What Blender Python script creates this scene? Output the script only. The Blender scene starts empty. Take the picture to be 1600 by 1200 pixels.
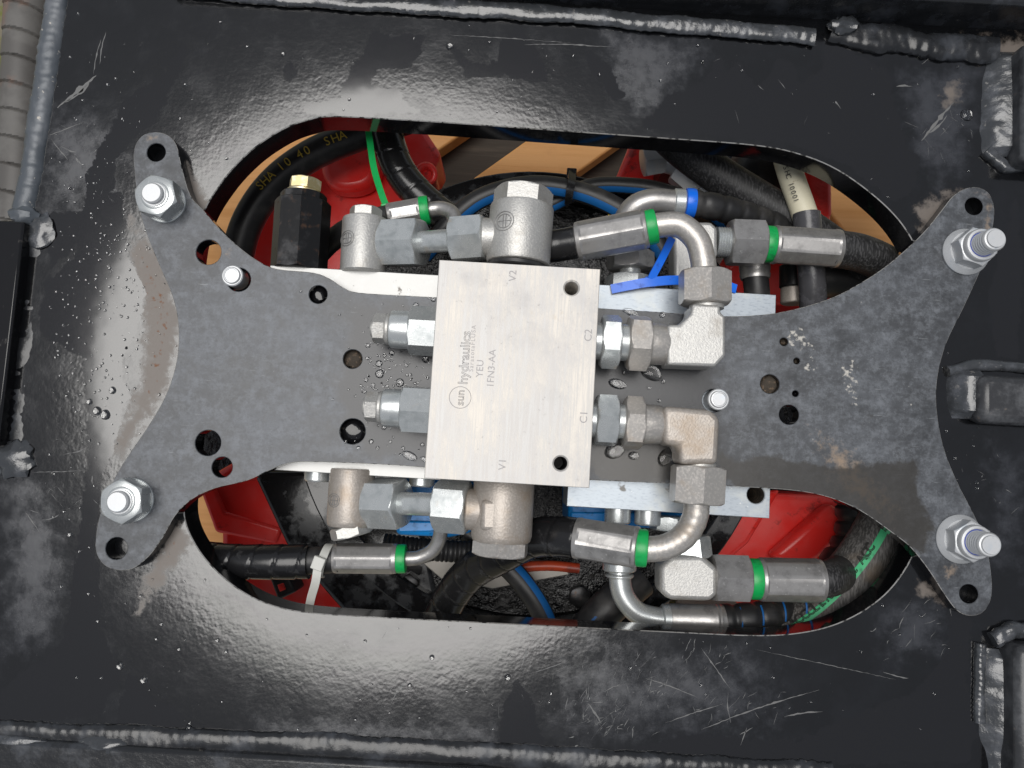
import bpy, bmesh, math, random
import numpy as np
from mathutils import Vector, Matrix, Euler, noise as mnoise
from mathutils.geometry import delaunay_2d_cdt
rnd = random.Random(7)
R = math.radians
scene = bpy.context.scene
col = scene.collection
MM = 0.001

# ---------------------------------------------------------------- camera, sky, sun, exposure
F = 1201.0            # focal length in photo pixels (1600 wide)
HC = 444.0            # camera height over the mounting plate, mm
TILT, ROLL = 5.0, 3.4
cam_d = bpy.data.cameras.new('camera')
cam = bpy.data.objects.new('camera', cam_d)
col.objects.link(cam)
cam.location = (0, 0, HC * MM)
cam.rotation_euler = (R(TILT), 0, R(ROLL))
cam_d.sensor_width = 36
cam_d.lens = 36 * F / 1600
cam_d.clip_start = 0.01
cam_d.clip_end = 50
scene.camera = cam
SUN_PX = (640, 600)   # where the bright sky overhead mirrors in the deck
RM = Euler((R(TILT), 0, R(ROLL))).to_matrix()

def ray(px, py):
    return RM @ Vector(((px - 800) / F, -(py - 600) / F, -1.0))
def P(px, py, z=0.0):
    d = ray(px, py)
    t = (z - HC) / d.z
    return Vector((t * d.x, t * d.y, z))
def S(z):
    return (HC - z) / F

sd = ray(*SUN_PX).normalized()
sun_dir = Vector((sd.x, sd.y, -sd.z))          # towards the light
elev = math.asin(sun_dir.z)
azim = math.atan2(sun_dir.x, sun_dir.y)
world = bpy.data.worlds.new('World')
scene.world = world
world.use_nodes = True
wn = world.node_tree
wn.nodes.clear()
sky = wn.nodes.new('ShaderNodeTexSky')
sky.sky_type = 'NISHITA'
sky.sun_disc = False
sky.sun_elevation = elev
sky.sun_rotation = azim
sky.air_density = 1.0
sky.dust_density = 1.0
hs = wn.nodes.new('ShaderNodeHueSaturation')
hs.inputs['Saturation'].default_value = 0.30
bg = wn.nodes.new('ShaderNodeBackground')
bg.inputs['Strength'].default_value = 0.05
wo = wn.nodes.new('ShaderNodeOutputWorld')
wn.links.new(sky.outputs[0], hs.inputs['Color'])
wn.links.new(hs.outputs[0], bg.inputs['Color'])
wn.links.new(bg.outputs[0], wo.inputs['Surface'])
sl = bpy.data.lights.new('sun', 'SUN')
sl.energy = 1.5
sl.angle = R(42)
sl.color = (1.0, 0.975, 0.94)
so = bpy.data.objects.new('sun', sl)
col.objects.link(so)
so.rotation_euler = sun_dir.to_track_quat('Z', 'Y').to_euler()
so.location = (0, 0, 2)
vs = scene.view_settings
vs.view_transform = 'Standard'
vs.look = 'None'
vs.exposure = 0.85
vs.gamma = 1
vs.use_curve_mapping = False

# ---------------------------------------------------------------- materials
MATS = {}
def mat(name, base, rough=0.4, metal=0.0, layers=(), bumps=(), coat=0.0, spec=0.5, trans=0.0, ior=1.45):
    """layers: dict(scale, lo, hi, col, rough, metal, stretch, detail, attr, amt, rot) painted one over the other"""
    if name in MATS:
        return MATS[name]
    m = bpy.data.materials.new(name)
    m.use_nodes = True
    nt = m.node_tree
    N, L = nt.nodes, nt.links
    bs = N['Principled BSDF']
    geo = N.new('ShaderNodeNewGeometry')
    def coord(stretch, rot):
        mp = N.new('ShaderNodeMapping')
        mp.inputs['Scale'].default_value = stretch or (1, 1, 1)
        mp.inputs['Rotation'].default_value = (0, 0, rot or 0)
        L.new(geo.outputs['Position'], mp.inputs['Vector'])
        return mp.outputs[0]
    def rgb(c):
        n = N.new('ShaderNodeRGB'); n.outputs[0].default_value = (*c, 1); return n.outputs[0]
    def val(v):
        n = N.new('ShaderNodeValue'); n.outputs[0].default_value = v; return n.outputs[0]
    def mixf(f, a, b):
        n = N.new('ShaderNodeMix'); n.data_type = 'FLOAT'
        L.new(f, n.inputs[0]); L.new(a, n.inputs[2]); L.new(b, n.inputs[3]); return n.outputs[0]
    def mixc(f, a, b):
        n = N.new('ShaderNodeMix'); n.data_type = 'RGBA'
        L.new(f, n.inputs[0]); L.new(a, n.inputs[6]); L.new(b, n.inputs[7]); return n.outputs[2]
    def math_(op, a, b):
        n = N.new('ShaderNodeMath'); n.operation = op
        for i, x in enumerate((a, b)):
            if isinstance(x, (int, float)): n.inputs[i].default_value = x
            else: L.new(x, n.inputs[i])
        return n.outputs[0]
    def tex(ly):
        if ly.get('kind') == 'voronoi':
            n = N.new('ShaderNodeTexVoronoi')
        else:
            n = N.new('ShaderNodeTexNoise')
            n.inputs['Detail'].default_value = ly.get('detail', 5)
            n.inputs['Roughness'].default_value = ly.get('nrough', 0.6)
        n.inputs['Scale'].default_value = ly['scale']
        L.new(coord(ly.get('stretch'), ly.get('rot')), n.inputs['Vector'])
        return n.outputs[0]
    C, Ro, Me = rgb(base), val(rough), val(metal)
    bump_masks = []
    for ly in layers:
        t = tex(ly)
        if 'attr' in ly:
            a = N.new('ShaderNodeAttribute'); a.attribute_name = ly['attr']
            t = math_('ADD', a.outputs['Fac'], math_('MULTIPLY', math_('SUBTRACT', t, 0.5), ly.get('amt', 0.6)))
        mr = N.new('ShaderNodeMapRange'); mr.interpolation_type = 'SMOOTHSTEP'
        mr.inputs['From Min'].default_value = ly['lo']; mr.inputs['From Max'].default_value = ly['hi']
        mr.inputs['To Max'].default_value = ly.get('max', 1.0)
        L.new(t, mr.inputs['Value'])
        f = mr.outputs[0]
        if 'mask' in ly:
            t2 = tex(ly['mask'])
            m2 = N.new('ShaderNodeMapRange'); m2.interpolation_type = 'SMOOTHSTEP'
            m2.inputs['From Min'].default_value = ly['mask']['lo']; m2.inputs['From Max'].default_value = ly['mask']['hi']
            L.new(t2, m2.inputs['Value'])
            f = math_('MULTIPLY', f, m2.outputs[0])
        if 'col' in ly: C = mixc(f, C, rgb(ly['col']))
        if 'rough' in ly: Ro = mixf(f, Ro, val(ly['rough']))
        if 'metal' in ly: Me = mixf(f, Me, val(ly['metal']))
        if 'nobump' in ly: bump_masks.append(f)
    L.new(C, bs.inputs['Base Color']); L.new(Ro, bs.inputs['Roughness']); L.new(Me, bs.inputs['Metallic'])
    nrm = None
    for b in bumps:
        bn = N.new('ShaderNodeBump')
        bn.inputs['Strength'].default_value = b.get('strength', 0.5)
        bn.inputs['Distance'].default_value = b.get('dist', 0.0003)
        t = tex(b)
        L.new(t, bn.inputs['Height'])
        if bump_masks and b.get('masked'):
            L.new(math_('MULTIPLY', math_('SUBTRACT', 1.0, bump_masks[0]), b.get('strength', 0.5)), bn.inputs['Strength'])
        if nrm: L.new(nrm, bn.inputs['Normal'])
        nrm = bn.outputs[0]
    if nrm: L.new(nrm, bs.inputs['Normal'])
    bs.inputs['Coat Weight'].default_value = coat
    bs.inputs['Coat Roughness'].default_value = 0.08
    bs.inputs['Specular IOR Level'].default_value = spec
    bs.inputs['Transmission Weight'].default_value = trans
    bs.inputs['IOR'].default_value = ior
    MATS[name] = m
    return m

DUST = (0.16, 0.155, 0.15)
RUST = (0.16, 0.065, 0.025)
mat('deck_paint', (0.003, 0.0032, 0.0037), 0.10, 0, spec=0.9, layers=[
    dict(scale=55, lo=0.42, hi=0.72, col=(0.005, 0.0055, 0.007), rough=0.15, max=0.8),
    dict(attr='dust', scale=90, amt=1.7, lo=0.35, hi=1.2, col=(0.026, 0.028, 0.034), rough=0.27, detail=9, nrough=.7),
    dict(attr='rust', scale=150, amt=1.5, lo=0.38, hi=0.85, col=(0.11, 0.09, 0.075), rough=0.5, detail=8),
    dict(attr='rust', scale=330, amt=1.8, lo=1.08, hi=1.35, col=RUST, rough=0.75, detail=8),
    dict(scale=900, lo=0.70, hi=0.78, col=(0.2, 0.2, 0.2), rough=0.6, detail=2, max=0.5, mask=dict(scale=30, lo=0.45, hi=0.65)),
    dict(attr='wet', scale=150, amt=1.15, lo=0.46, hi=0.54, col=(0.006, 0.006, 0.007), rough=0.07, detail=7, nobump=1),
    ], bumps=[dict(scale=300, strength=0.085, dist=0.0004, detail=1.5, masked=1), dict(scale=40, strength=0.05, dist=0.001, detail=2)])
mat('frame_paint', (0.014, 0.015, 0.017), 0.25, 0, layers=[
    dict(scale=70, lo=0.45, hi=0.75, col=(0.05, 0.055, 0.065), rough=0.4, max=0.8),
    dict(scale=240, lo=0.66, hi=0.74, col=(0.12, 0.11, 0.1), rough=0.5, detail=8, max=0.6)],
    bumps=[dict(scale=160, strength=0.35, dist=0.0008, detail=4)])
mat('dusty_sheen_paint', (0.03, 0.031, 0.034), 0.3, 0, layers=[  # grey lightened in colour, standing in for sky reflection missing on the bar top
    dict(scale=60, lo=0.42, hi=0.65, col=(0.075, 0.078, 0.084), rough=0.42, detail=9, nrough=.7),
    dict(scale=240, lo=0.62, hi=0.74, col=(0.13, 0.10, 0.08), rough=0.5, detail=8, max=0.6)],
    bumps=[dict(scale=160, strength=0.3, dist=0.0008, detail=4)])
mat('slot_wall', (0.006, 0.006, 0.007), 0.09, 0, layers=[
    dict(scale=180, lo=0.6, hi=0.75, col=(0.05, 0.045, 0.04), rough=0.4, max=0.6)])
mat('worn_edge', (0.02, 0.02, 0.02), 0.3, 0, layers=[
    dict(scale=260, lo=0.38, hi=0.55, col=(0.55, 0.53, 0.5), rough=0.4, metal=0.8, detail=8)])
mat('weld_grey', (0.035, 0.038, 0.042), 0.2, 0, spec=.8, layers=[
    dict(scale=90, lo=0.45, hi=0.7, col=(0.07, 0.075, 0.085), rough=0.3),
    dict(scale=300, lo=0.62, hi=0.72, col=(0.2, 0.19, 0.18), rough=0.5, max=0.7)],
    bumps=[dict(scale=220, strength=0.4, dist=0.0008, detail=3)])
mat('rolled_edge', (0.07, 0.08, 0.093), 0.38, 0.1, layers=[
    dict(scale=70, stretch=(1, .3, 1), lo=0.45, hi=0.7, col=(0.13, 0.14, 0.155), rough=0.45),
    dict(scale=260, lo=0.64, hi=0.7, col=(0.5, 0.46, 0.4), rough=0.5, max=0.7)],
    bumps=[dict(scale=120, strength=0.3, dist=0.0008, detail=3)])
mat('scratch', (0.13, 0.13, 0.128), 0.55, 0.0, layers=[dict(scale=600, lo=0.4, hi=0.6, col=(0.12, 0.12, 0.12))])
mat('plate_steel', (0.045, 0.048, 0.053), 0.36, 0.1, layers=[
    dict(scale=28, lo=0.38, hi=0.66, col=(0.085, 0.092, 0.104), rough=0.42, detail=9, nrough=.7, stretch=(.6, 1, 1)),
    dict(scale=120, lo=0.44, hi=0.66, col=(0.16, 0.172, 0.192), rough=0.5, detail=10, nrough=.75, max=0.6),
    dict(scale=110, lo=0.50, hi=0.57, col=(0.17, 0.182, 0.2), rough=0.5, detail=10, nrough=.8, max=0.28),
    dict(scale=320, lo=0.50, hi=0.58, col=(0.035, 0.037, 0.041), rough=0.4, detail=8, nrough=.8, max=0.4),
    dict(scale=22, lo=0.5, hi=0.66, col=(0.026, 0.028, 0.031), rough=0.3, detail=10, nrough=.75, max=0.75),
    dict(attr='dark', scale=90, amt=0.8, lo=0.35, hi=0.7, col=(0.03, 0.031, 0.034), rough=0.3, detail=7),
    dict(attr='stain', scale=300, amt=2.4, lo=0.95, hi=1.25, col=(0.45, 0.43, 0.39), rough=0.7, detail=9, metal=0),
    dict(attr='wear', scale=240, amt=0.9, lo=0.45, hi=0.8, col=(0.24, 0.18, 0.13), rough=0.5, detail=7, metal=0.2),
    dict(scale=700, lo=0.69, hi=0.76, col=(0.38, 0.38, 0.38), rough=0.6, detail=3, max=0.6, mask=dict(scale=25, lo=0.45, hi=0.62)),
    dict(scale=60, stretch=(1, 14, 1), rot=0.5, lo=0.67, hi=0.72, col=(0.26, 0.27, 0.28), rough=0.5, max=0.55),
    dict(attr='wet', scale=80, amt=1.5, lo=0.40, hi=0.72, col=(0.036, 0.033, 0.029), rough=0.27, detail=7, max=.85),
    ], bumps=[dict(scale=420, strength=0.12, dist=0.0003, detail=6)])
mat('aluminium', (0.43, 0.415, 0.40), 0.45, 0.25, layers=[
    dict(scale=38, lo=0.42, hi=0.62, nrough=.75, col=(0.74, 0.69, 0.62), rough=0.6, detail=9, metal=0.12, rot=.7, stretch=(1, .45, 1)),
    dict(scale=90, stretch=(9, .3, 1), lo=0.46, hi=0.58, col=(0.38, 0.38, 0.375), rough=0.36, max=0.55, detail=6),
    dict(scale=20, lo=0.55, hi=0.75, col=(0.36, 0.35, 0.345), rough=0.5, max=0.5, detail=9, nrough=.7),
    dict(scale=420, lo=0.62, hi=0.72, col=(0.26, 0.245, 0.23), rough=0.55, detail=8, max=0.6, mask=dict(scale=20, lo=0.4, hi=0.65)),
    dict(scale=60, lo=0.62, hi=0.8, col=(0.46, 0.36, 0.24), rough=0.5, max=0.6, detail=9, nrough=.7)],
    bumps=[dict(scale=900, stretch=(4, .3, 1), strength=0.10, dist=0.0002), dict(scale=700, strength=0.08, dist=0.0002)])
mat('engraving', (0.27, 0.26, 0.262), 0.5, 0.3)
mat('zinc', (0.52, 0.54, 0.54), 0.27, 0.6, layers=[
    dict(scale=160, lo=0.42, hi=0.72, col=(0.38, 0.405, 0.41), rough=0.38, detail=8),
    dict(scale=420, lo=0.6, hi=0.75, col=(0.62, 0.64, 0.64), rough=0.45, detail=6, max=0.6),
    dict(scale=75, lo=0.62, hi=0.75, col=(0.36, 0.29, 0.21), rough=0.5, detail=8, max=0.6, metal=.4)],
    bumps=[dict(scale=1100, strength=0.12, dist=0.0002, detail=3)])
mat('zinc_bright', (0.54, 0.55, 0.56), 0.42, 0.4, layers=[
    dict(scale=500, lo=0.58, hi=0.72, col=(0.45, 0.48, 0.51), rough=0.33, detail=8),
    dict(scale=60, lo=0.55, hi=0.75, col=(0.48, 0.53, 0.58), rough=0.33, detail=8),
    dict(scale=150, lo=0.70, hi=0.76, col=(0.42, 0.40, 0.36), rough=0.6, detail=9, max=0.7)],
    bumps=[dict(scale=700, strength=0.08, dist=0.0002)])
mat('bar_white', (0.44, 0.44, 0.43), 0.42, 0.35, layers=[
    dict(scale=420, lo=0.58, hi=0.72, col=(0.36, 0.37, 0.37), rough=0.33, detail=8),
    dict(scale=45, lo=0.5, hi=0.7, col=(0.40, 0.41, 0.41), rough=0.35, detail=9, nrough=.7),
    dict(scale=170, lo=0.66, hi=0.74, col=(0.17, 0.15, 0.13), rough=0.6, detail=9, max=0.8)],
    bumps=[dict(scale=700, strength=0.08, dist=0.0002)])
mat('bar_blue', (0.33, 0.365, 0.40), 0.36, 0.45, layers=[
    dict(scale=300, stretch=(1, 3, 1), rot=.8, lo=0.48, hi=0.7, col=(0.24, 0.27, 0.305), rough=0.33, detail=8),
    dict(scale=45, lo=0.52, hi=0.7, col=(0.40, 0.42, 0.42), rough=0.4, detail=9, nrough=.7),
    dict(scale=260, lo=0.68, hi=0.74, col=(0.62, 0.63, 0.62), rough=0.5, detail=4),
    dict(scale=70, lo=0.66, hi=0.72, col=(0.16, 0.145, 0.125), rough=0.6, detail=9, max=0.8)],
    bumps=[dict(scale=700, strength=0.08, dist=0.0002)])
mat('cast_zinc', (0.44, 0.435, 0.42), 0.45, 0.6, layers=[
    dict(scale=1100, lo=0.45, hi=0.7, col=(0.56, 0.55, 0.52), rough=0.5, detail=3),
    dict(scale=60, lo=0.5, hi=0.75, col=(0.34, 0.32, 0.29), rough=0.5, detail=8)],
    bumps=[dict(scale=900, strength=0.45, dist=0.0004, detail=3)])
mat('warm_steel', (0.42, 0.40, 0.375), 0.36, 0.6, layers=[
    dict(scale=700, lo=0.45, hi=0.7, col=(0.52, 0.49, 0.455), rough=0.48, detail=3),
    dict(scale=70, lo=0.52, hi=0.74, col=(0.34, 0.28, 0.22), rough=0.5, detail=9, max=0.8, metal=.5),
    dict(scale=160, lo=0.62, hi=0.76, col=(0.19, 0.125, 0.08), rough=0.7, detail=10, nrough=.7, max=0.8, metal=.2)],
    bumps=[dict(scale=800, strength=0.25, dist=0.0003, detail=3)])
mat('bronze_cast', (0.37, 0.335, 0.30), 0.45, 0.5, layers=[
    dict(scale=900, lo=0.45, hi=0.7, col=(0.46, 0.42, 0.38), rough=0.5, detail=3),
    dict(scale=50, lo=0.5, hi=0.72, col=(0.33, 0.26, 0.195), rough=0.5, detail=8, max=0.8)],
    bumps=[dict(scale=850, strength=0.45, dist=0.0004, detail=3)])
mat('crimp_steel', (0.38, 0.37, 0.36), 0.33, 0.65, layers=[
    dict(scale=90, lo=0.42, hi=0.72, col=(0.22, 0.215, 0.21), rough=0.42, detail=10, nrough=.7),
    dict(scale=500, lo=0.6, hi=0.74, col=(0.68, 0.67, 0.65), rough=0.4, detail=6, max=0.7)],
    bumps=[dict(scale=500, strength=0.15, dist=0.0003, detail=4)])
mat('black_oxide', (0.02, 0.02, 0.021), 0.3, 0.6, layers=[
    dict(scale=200, lo=0.55, hi=0.72, col=(0.10, 0.055, 0.035), rough=0.6, detail=8, max=0.7),
    dict(scale=60, lo=0.5, hi=0.7, col=(0.06, 0.06, 0.062), rough=0.4)],
    bumps=[dict(scale=500, strength=0.15, dist=0.0003)])
mat('brass', (0.66, 0.55, 0.30), 0.35, 0.9, layers=[dict(scale=260, lo=0.45, hi=0.7, col=(0.78, 0.72, 0.55), rough=0.45)])
mat('rubber', (0.016, 0.016, 0.017), 0.42, 0, layers=[
    dict(scale=60, lo=0.45, hi=0.75, col=(0.045, 0.043, 0.042), rough=0.55),
    dict(scale=800, lo=0.68, hi=0.76, col=(0.12, 0.12, 0.12), rough=0.5, max=0.5)],
    bumps=[dict(scale=500, strength=0.12, dist=0.0003)])
mat('wrap_plastic', (0.011, 0.011, 0.012), 0.22, 0, layers=[
    dict(scale=120, lo=0.55, hi=0.75, col=(0.04, 0.04, 0.042), rough=0.4)],
    bumps=[dict(scale=250, strength=0.15, dist=0.0004)])
mat('dusty_wrap', (0.085, 0.08, 0.075), 0.5, 0, layers=[
    dict(scale=40, lo=0.45, hi=0.65, col=(0.12, 0.115, 0.108), rough=0.6),
    dict(scale=18, lo=0.58, hi=0.68, col=(0.15, 0.10, 0.08), rough=0.6)],
    bumps=[dict(scale=250, strength=0.15, dist=0.0004)])
mat('braid', (0.045, 0.043, 0.041), 0.6, 0, layers=[
    dict(scale=900, stretch=(1, .2, 1), rot=-.8, lo=0.4, hi=0.65, col=(0.13, 0.125, 0.12), rough=0.7, detail=2),
    dict(scale=40, lo=0.5, hi=0.75, col=(0.10, 0.08, 0.06), rough=0.7)],
    bumps=[dict(scale=900, stretch=(1, .2, 1), rot=-.8, strength=0.5, dist=0.0005)])
mat('dark_braid', (0.014, 0.014, 0.015), 0.5, 0, layers=[
    dict(scale=900, stretch=(1, .2, 1), rot=.7, lo=0.45, hi=0.68, col=(0.06, 0.06, 0.062), rough=0.6, detail=2)],
    bumps=[dict(scale=900, stretch=(1, .2, 1), rot=.7, strength=0.5, dist=0.0005)])
mat('green_plastic', (0.006, 0.33, 0.075), 0.35, 0, layers=[dict(scale=120, lo=0.56, hi=0.7, col=(0.01, 0.12, 0.04), rough=0.5, detail=9, nrough=.7, max=0.8), dict(scale=300, lo=0.5, hi=0.75, col=(0.004, 0.24, 0.055))])
mat('green_stripe', (0.02, 0.36, 0.14), 0.5, 0, layers=[dict(scale=120, lo=0.55, hi=0.7, col=(0.015, 0.16, 0.07), rough=0.6)])
mat('blue_plastic', (0.008, 0.14, 0.72), 0.3, 0, layers=[dict(scale=140, lo=0.55, hi=0.7, col=(0.006, 0.06, 0.36), rough=0.45, detail=9, max=0.8)])
mat('blue_stripe', (0.006, 0.09, 0.28), 0.45)
mat('blue_housing', (0.006, 0.22, 0.60), 0.35, 0, layers=[dict(scale=90, lo=0.58, hi=0.75, col=(0.01, 0.05, 0.12), rough=0.5)])
mat('yellow_print', (0.55, 0.38, 0.04), 0.6)
mat('dark_print', (0.03, 0.03, 0.028), 0.6)
mat('white_nylon', (0.62, 0.62, 0.58), 0.35, 0, trans=0.25)
mat('cream_cable', (0.62, 0.58, 0.44), 0.5, 0, layers=[dict(scale=220, lo=0.62, hi=0.72, col=(0.22, 0.15, 0.07), rough=0.6, max=0.6)])
mat('heat_shrink', (0.055, 0.055, 0.06), 0.25, 0, layers=[dict(scale=120, lo=0.5, hi=0.7, col=(0.09, 0.09, 0.10), rough=0.3)],
    bumps=[dict(scale=120, strength=0.3, dist=0.0008)])
mat('red_paint', (0.85, 0.03, 0.024), 0.28, 0, layers=[
    dict(scale=30, lo=0.4, hi=0.75, col=(0.82, 0.085, 0.075), rough=0.38, detail=7),
    dict(scale=45, lo=0.57, hi=0.70, col=(0.14, 0.014, 0.01), rough=0.5, detail=9, nrough=.7, max=0.75),
    dict(scale=500, lo=0.66, hi=0.74, col=(0.2, 0.03, 0.025), rough=0.5, max=0.6)],
    bumps=[dict(scale=260, strength=0.12, dist=0.0004, detail=3)])
mat('ring_black', (0.010, 0.010, 0.011), 0.12, 0, layers=[
    dict(scale=35, lo=0.48, hi=0.56, col=(0.03, 0.032, 0.035), rough=0.3, detail=7)],
    bumps=[dict(scale=200, strength=0.12, dist=0.0004)])
mat('cast_black', (0.009, 0.009, 0.010), 0.2, 0, layers=[dict(scale=60, lo=0.5, hi=0.7, col=(0.025, 0.024, 0.023), rough=0.4)],
    bumps=[dict(scale=170, strength=0.9, dist=0.0025, detail=4)])
mat('wood', (0.74, 0.38, 0.13), 0.6, 0, layers=[
    dict(scale=30, stretch=(.12, 2.4, 1), rot=-.6, lo=0.4, hi=0.7, col=(0.62, 0.29, 0.08), detail=7),
    dict(scale=14, lo=0.55, hi=0.75, col=(0.36, 0.18, 0.06), detail=6, max=0.6)],
    bumps=[dict(scale=120, stretch=(.12, 3, 1), rot=-.6, strength=0.3, dist=0.001)])
mat('shade_wood', (0.05, 0.04, 0.03), 0.8, 0, layers=[dict(scale=30, stretch=(.2, 2.4, 1), lo=0.45, hi=0.65, col=(0.10, 0.08, 0.06), detail=8)],  # board colour kept near black to stand in for shade below the planks
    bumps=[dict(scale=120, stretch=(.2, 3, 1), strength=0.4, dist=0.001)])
mat('stone', (0.44, 0.42, 0.38), 0.8, 0, layers=[
    dict(scale=25, lo=0.4, hi=0.7, col=(0.34, 0.32, 0.29), detail=8),
    dict(scale=200, lo=0.6, hi=0.75, col=(0.24, 0.23, 0.21), detail=4)],
    bumps=[dict(scale=90, strength=0.5, dist=0.002, detail=6)])
mat('joint_sand', (0.16, 0.14, 0.10), 0.9, 0, layers=[dict(scale=20, lo=0.5, hi=0.62, col=(0.12, 0.13, 0.03))],
    bumps=[dict(scale=200, strength=0.6, dist=0.002)])
mat('grime', (0.05, 0.04, 0.03), 0.8, 0, layers=[dict(scale=500, lo=0.5, hi=0.65, col=(0.14, 0.10, 0.07))],
    bumps=[dict(scale=400, strength=0.9, dist=0.001)])
mat('water', (1, 1, 1), 0.0, 0, trans=1.0, ior=1.33)
mat('pale_sheet', (0.17, 0.16, 0.145), 0.4, 0.5, layers=[dict(scale=60, lo=0.5, hi=0.7, col=(0.2, 0.19, 0.17))])
mat('orange_cable', (0.35, 0.04, 0.01), 0.4, 0, layers=[dict(scale=80, lo=0.5, hi=0.7, col=(0.15, 0.02, 0.01))])
mat('blue_nylon', (0.02, 0.05, 0.32), 0.4)

# ---------------------------------------------------------------- mesh helpers (all lengths in mm)
def build(name, v, f, m, parent=None, smooth=38, bev=0, attrs=None, seg=2):
    """one mesh object; m is a material name or list with faces carrying an index in f[i] = (verts, idx)"""
    o0 = parent['_o'] if parent is not None and '_o' in parent else None
    off = Vector(ORG[parent.name]) if parent is not None and parent.name in ORG else Vector((0, 0, 0))
    me = bpy.data.meshes.new(name)
    ms = m if isinstance(m, (list, tuple)) else [m]
    idx = None
    if f and isinstance(f[0], tuple) and len(f[0]) == 2 and isinstance(f[0][0], (list, tuple)):
        idx = [q[1] for q in f]; f = [q[0] for q in f]
    if parent is None:
        c = [sum(x) / len(v) for x in zip(*v)]
        off = Vector((c[0], c[1], min(x[2] for x in v)))
    me.from_pydata([((x[0] - off.x) * MM, (x[1] - off.y) * MM, (x[2] - off.z) * MM) for x in v], [], [tuple(q) for q in f])
    for q in ms: me.materials.append(MATS[q])
    if idx: me.polygons.foreach_set('material_index', idx)
    bm = bmesh.new(); bm.from_mesh(me)
    bmesh.ops.recalc_face_normals(bm, faces=bm.faces)
    bm.to_mesh(me); bm.free()
    me.polygons.foreach_set('use_smooth', [True] * len(me.polygons))
    me.set_sharp_from_angle(angle=R(smooth))
    if attrs:
        for k, a in attrs.items():
            at = me.attributes.new(k, 'FLOAT', 'POINT')
            at.data.foreach_set('value', np.asarray(a, dtype=np.float32))
    o = bpy.data.objects.new(name, me)
    col.objects.link(o)
    if parent is not None:
        o.parent = parent
        ORG[o.name] = tuple(off)
    else:
        o.location = off * MM
        ORG[o.name] = tuple(off)
    if bev:
        b = o.modifiers.new('bevel', 'BEVEL')
        b.width = bev * MM; b.segments = seg; b.limit_method = 'ANGLE'; b.angle_limit = R(35)
        b.harden_normals = False
    return o
ORG = {}
def thing(name, label, cat, base, group=None):
    e = bpy.data.objects.new(name, None)
    col.objects.link(e)
    e.empty_display_size = 0.01
    e.location = Vector(base) * MM
    ORG[e.name] = tuple(base)
    return tag(e, label, cat, group)
def tag(o, label, cat, group=None):
    o['label'] = label; o['category'] = cat
    if group: o['group'] = group
    return o
def frame_of(d):
    d = d.normalized()
    up = Vector((0, 0, 1)) if abs(d.z) < 0.95 else Vector((0, 1, 0))
    u = (up - d * up.dot(d)).normalized()
    return d, u, d.cross(u)
def merge(*parts):
    V, Fc = [], []
    for v, f in parts:
        k = len(V); V += list(v)
        Fc += [tuple(i + k for i in q) for q in f]
    return V, Fc
def loft(rings, caps=(True, True), closed=False):
    n = len(rings[0]); V = [p for r in rings for p in r]; Fc = []
    m = len(rings)
    for i in range(m - 1 + (1 if closed else 0)):
        a, b = i * n, ((i + 1) % m) * n
        for j in range(n):
            k = (j + 1) % n
            Fc.append((a + j, a + k, b + k, b + j))
    if not closed:
        if caps[0]: Fc.append(tuple(range(n))[::-1])
        if caps[1]: Fc.append(tuple(range((m - 1) * n, m * n)))
    return V, Fc
def turned(A, B, prof, n=40, rfun=None):
    """lathe along A->B; prof = [(t mm or fraction if frac, r)]"""
    d, u, w = frame_of(B - A)
    rings = []
    for t, r in prof:
        c = A + d * t
        rings.append([c + (u * math.cos(a) + w * math.sin(a)) * (r if rfun is None else rfun(a, r)) for a in [2 * math.pi * j / n for j in range(n)]])
    return loft(rings)
def polyprism(A, B, apo, sides=6, vertex=True, lim0=None, lim1=None, n=None, rot=0.0):
    """nut-like prism with turned chamfers on both ends"""
    d, u, w = frame_of(B - A)
    Ln = (B - A).length
    Rr = apo / math.cos(math.pi / sides)
    sec = 2 * math.pi / sides
    n = n or sides * 8
    ch = (Rr - apo) * 0.62
    lim0 = apo * 0.985 if lim0 is None else lim0
    lim1 = apo * 0.985 if lim1 is None else lim1
    st = []
    for k in range(5):
        st.append((ch * k / 4, lim0 + (Rr - lim0) * k / 4))
    for k in range(5):
        st.append((Ln - ch + ch * k / 4, Rr + (lim1 - Rr) * k / 4))
    rings = []
    for t, lim in st:
        c = A + d * t
        ring = []
        for j in range(n):
            a = 2 * math.pi * j / n + rot
            off = 0 if vertex else sec / 2
            x = ((a - rot + off) % sec) - sec / 2
            r = min(apo / math.cos(x), lim)
            ring.append(c + (u * math.cos(a) + w * math.sin(a)) * r)
        rings.append(ring)
    return loft(rings)
def catmull(pts, per=8, closed=False):
    pts = [Vector(p) for p in pts]
    out = []
    n = len(pts)
    rng = range(n) if closed else range(n - 1)
    for i in rng:
        if closed:
            p0, p1, p2, p3 = (pts[(i + k) % n] for k in (-1, 0, 1, 2))
        else:
            p1, p2 = pts[i], pts[i + 1]
            p0 = pts[i - 1] if i else p1 * 2 - p2
            p3 = pts[i + 2] if i + 2 < n else p2 * 2 - p1
        for k in range(per):
            t = k / per
            out.append(0.5 * ((2 * p1) + (p2 - p0) * t + (2 * p0 - 5 * p1 + 4 * p2 - p3) * t * t + (3 * p1 - p0 - 3 * p2 + p3) * t ** 3))
    if not closed: out.append(pts[-1])
    return out
def frames(path):
    T = []
    for i in range(len(path)):
        a = path[max(i - 1, 0)]; b = path[min(i + 1, len(path) - 1)]
        T.append((b - a).normalized())
    _, u, w = frame_of(T[0])
    U = [u]
    for i in range(1, len(path)):
        u = U[-1] - T[i] * U[-1].dot(T[i])
        U.append(u.normalized())
    return T, U
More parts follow.
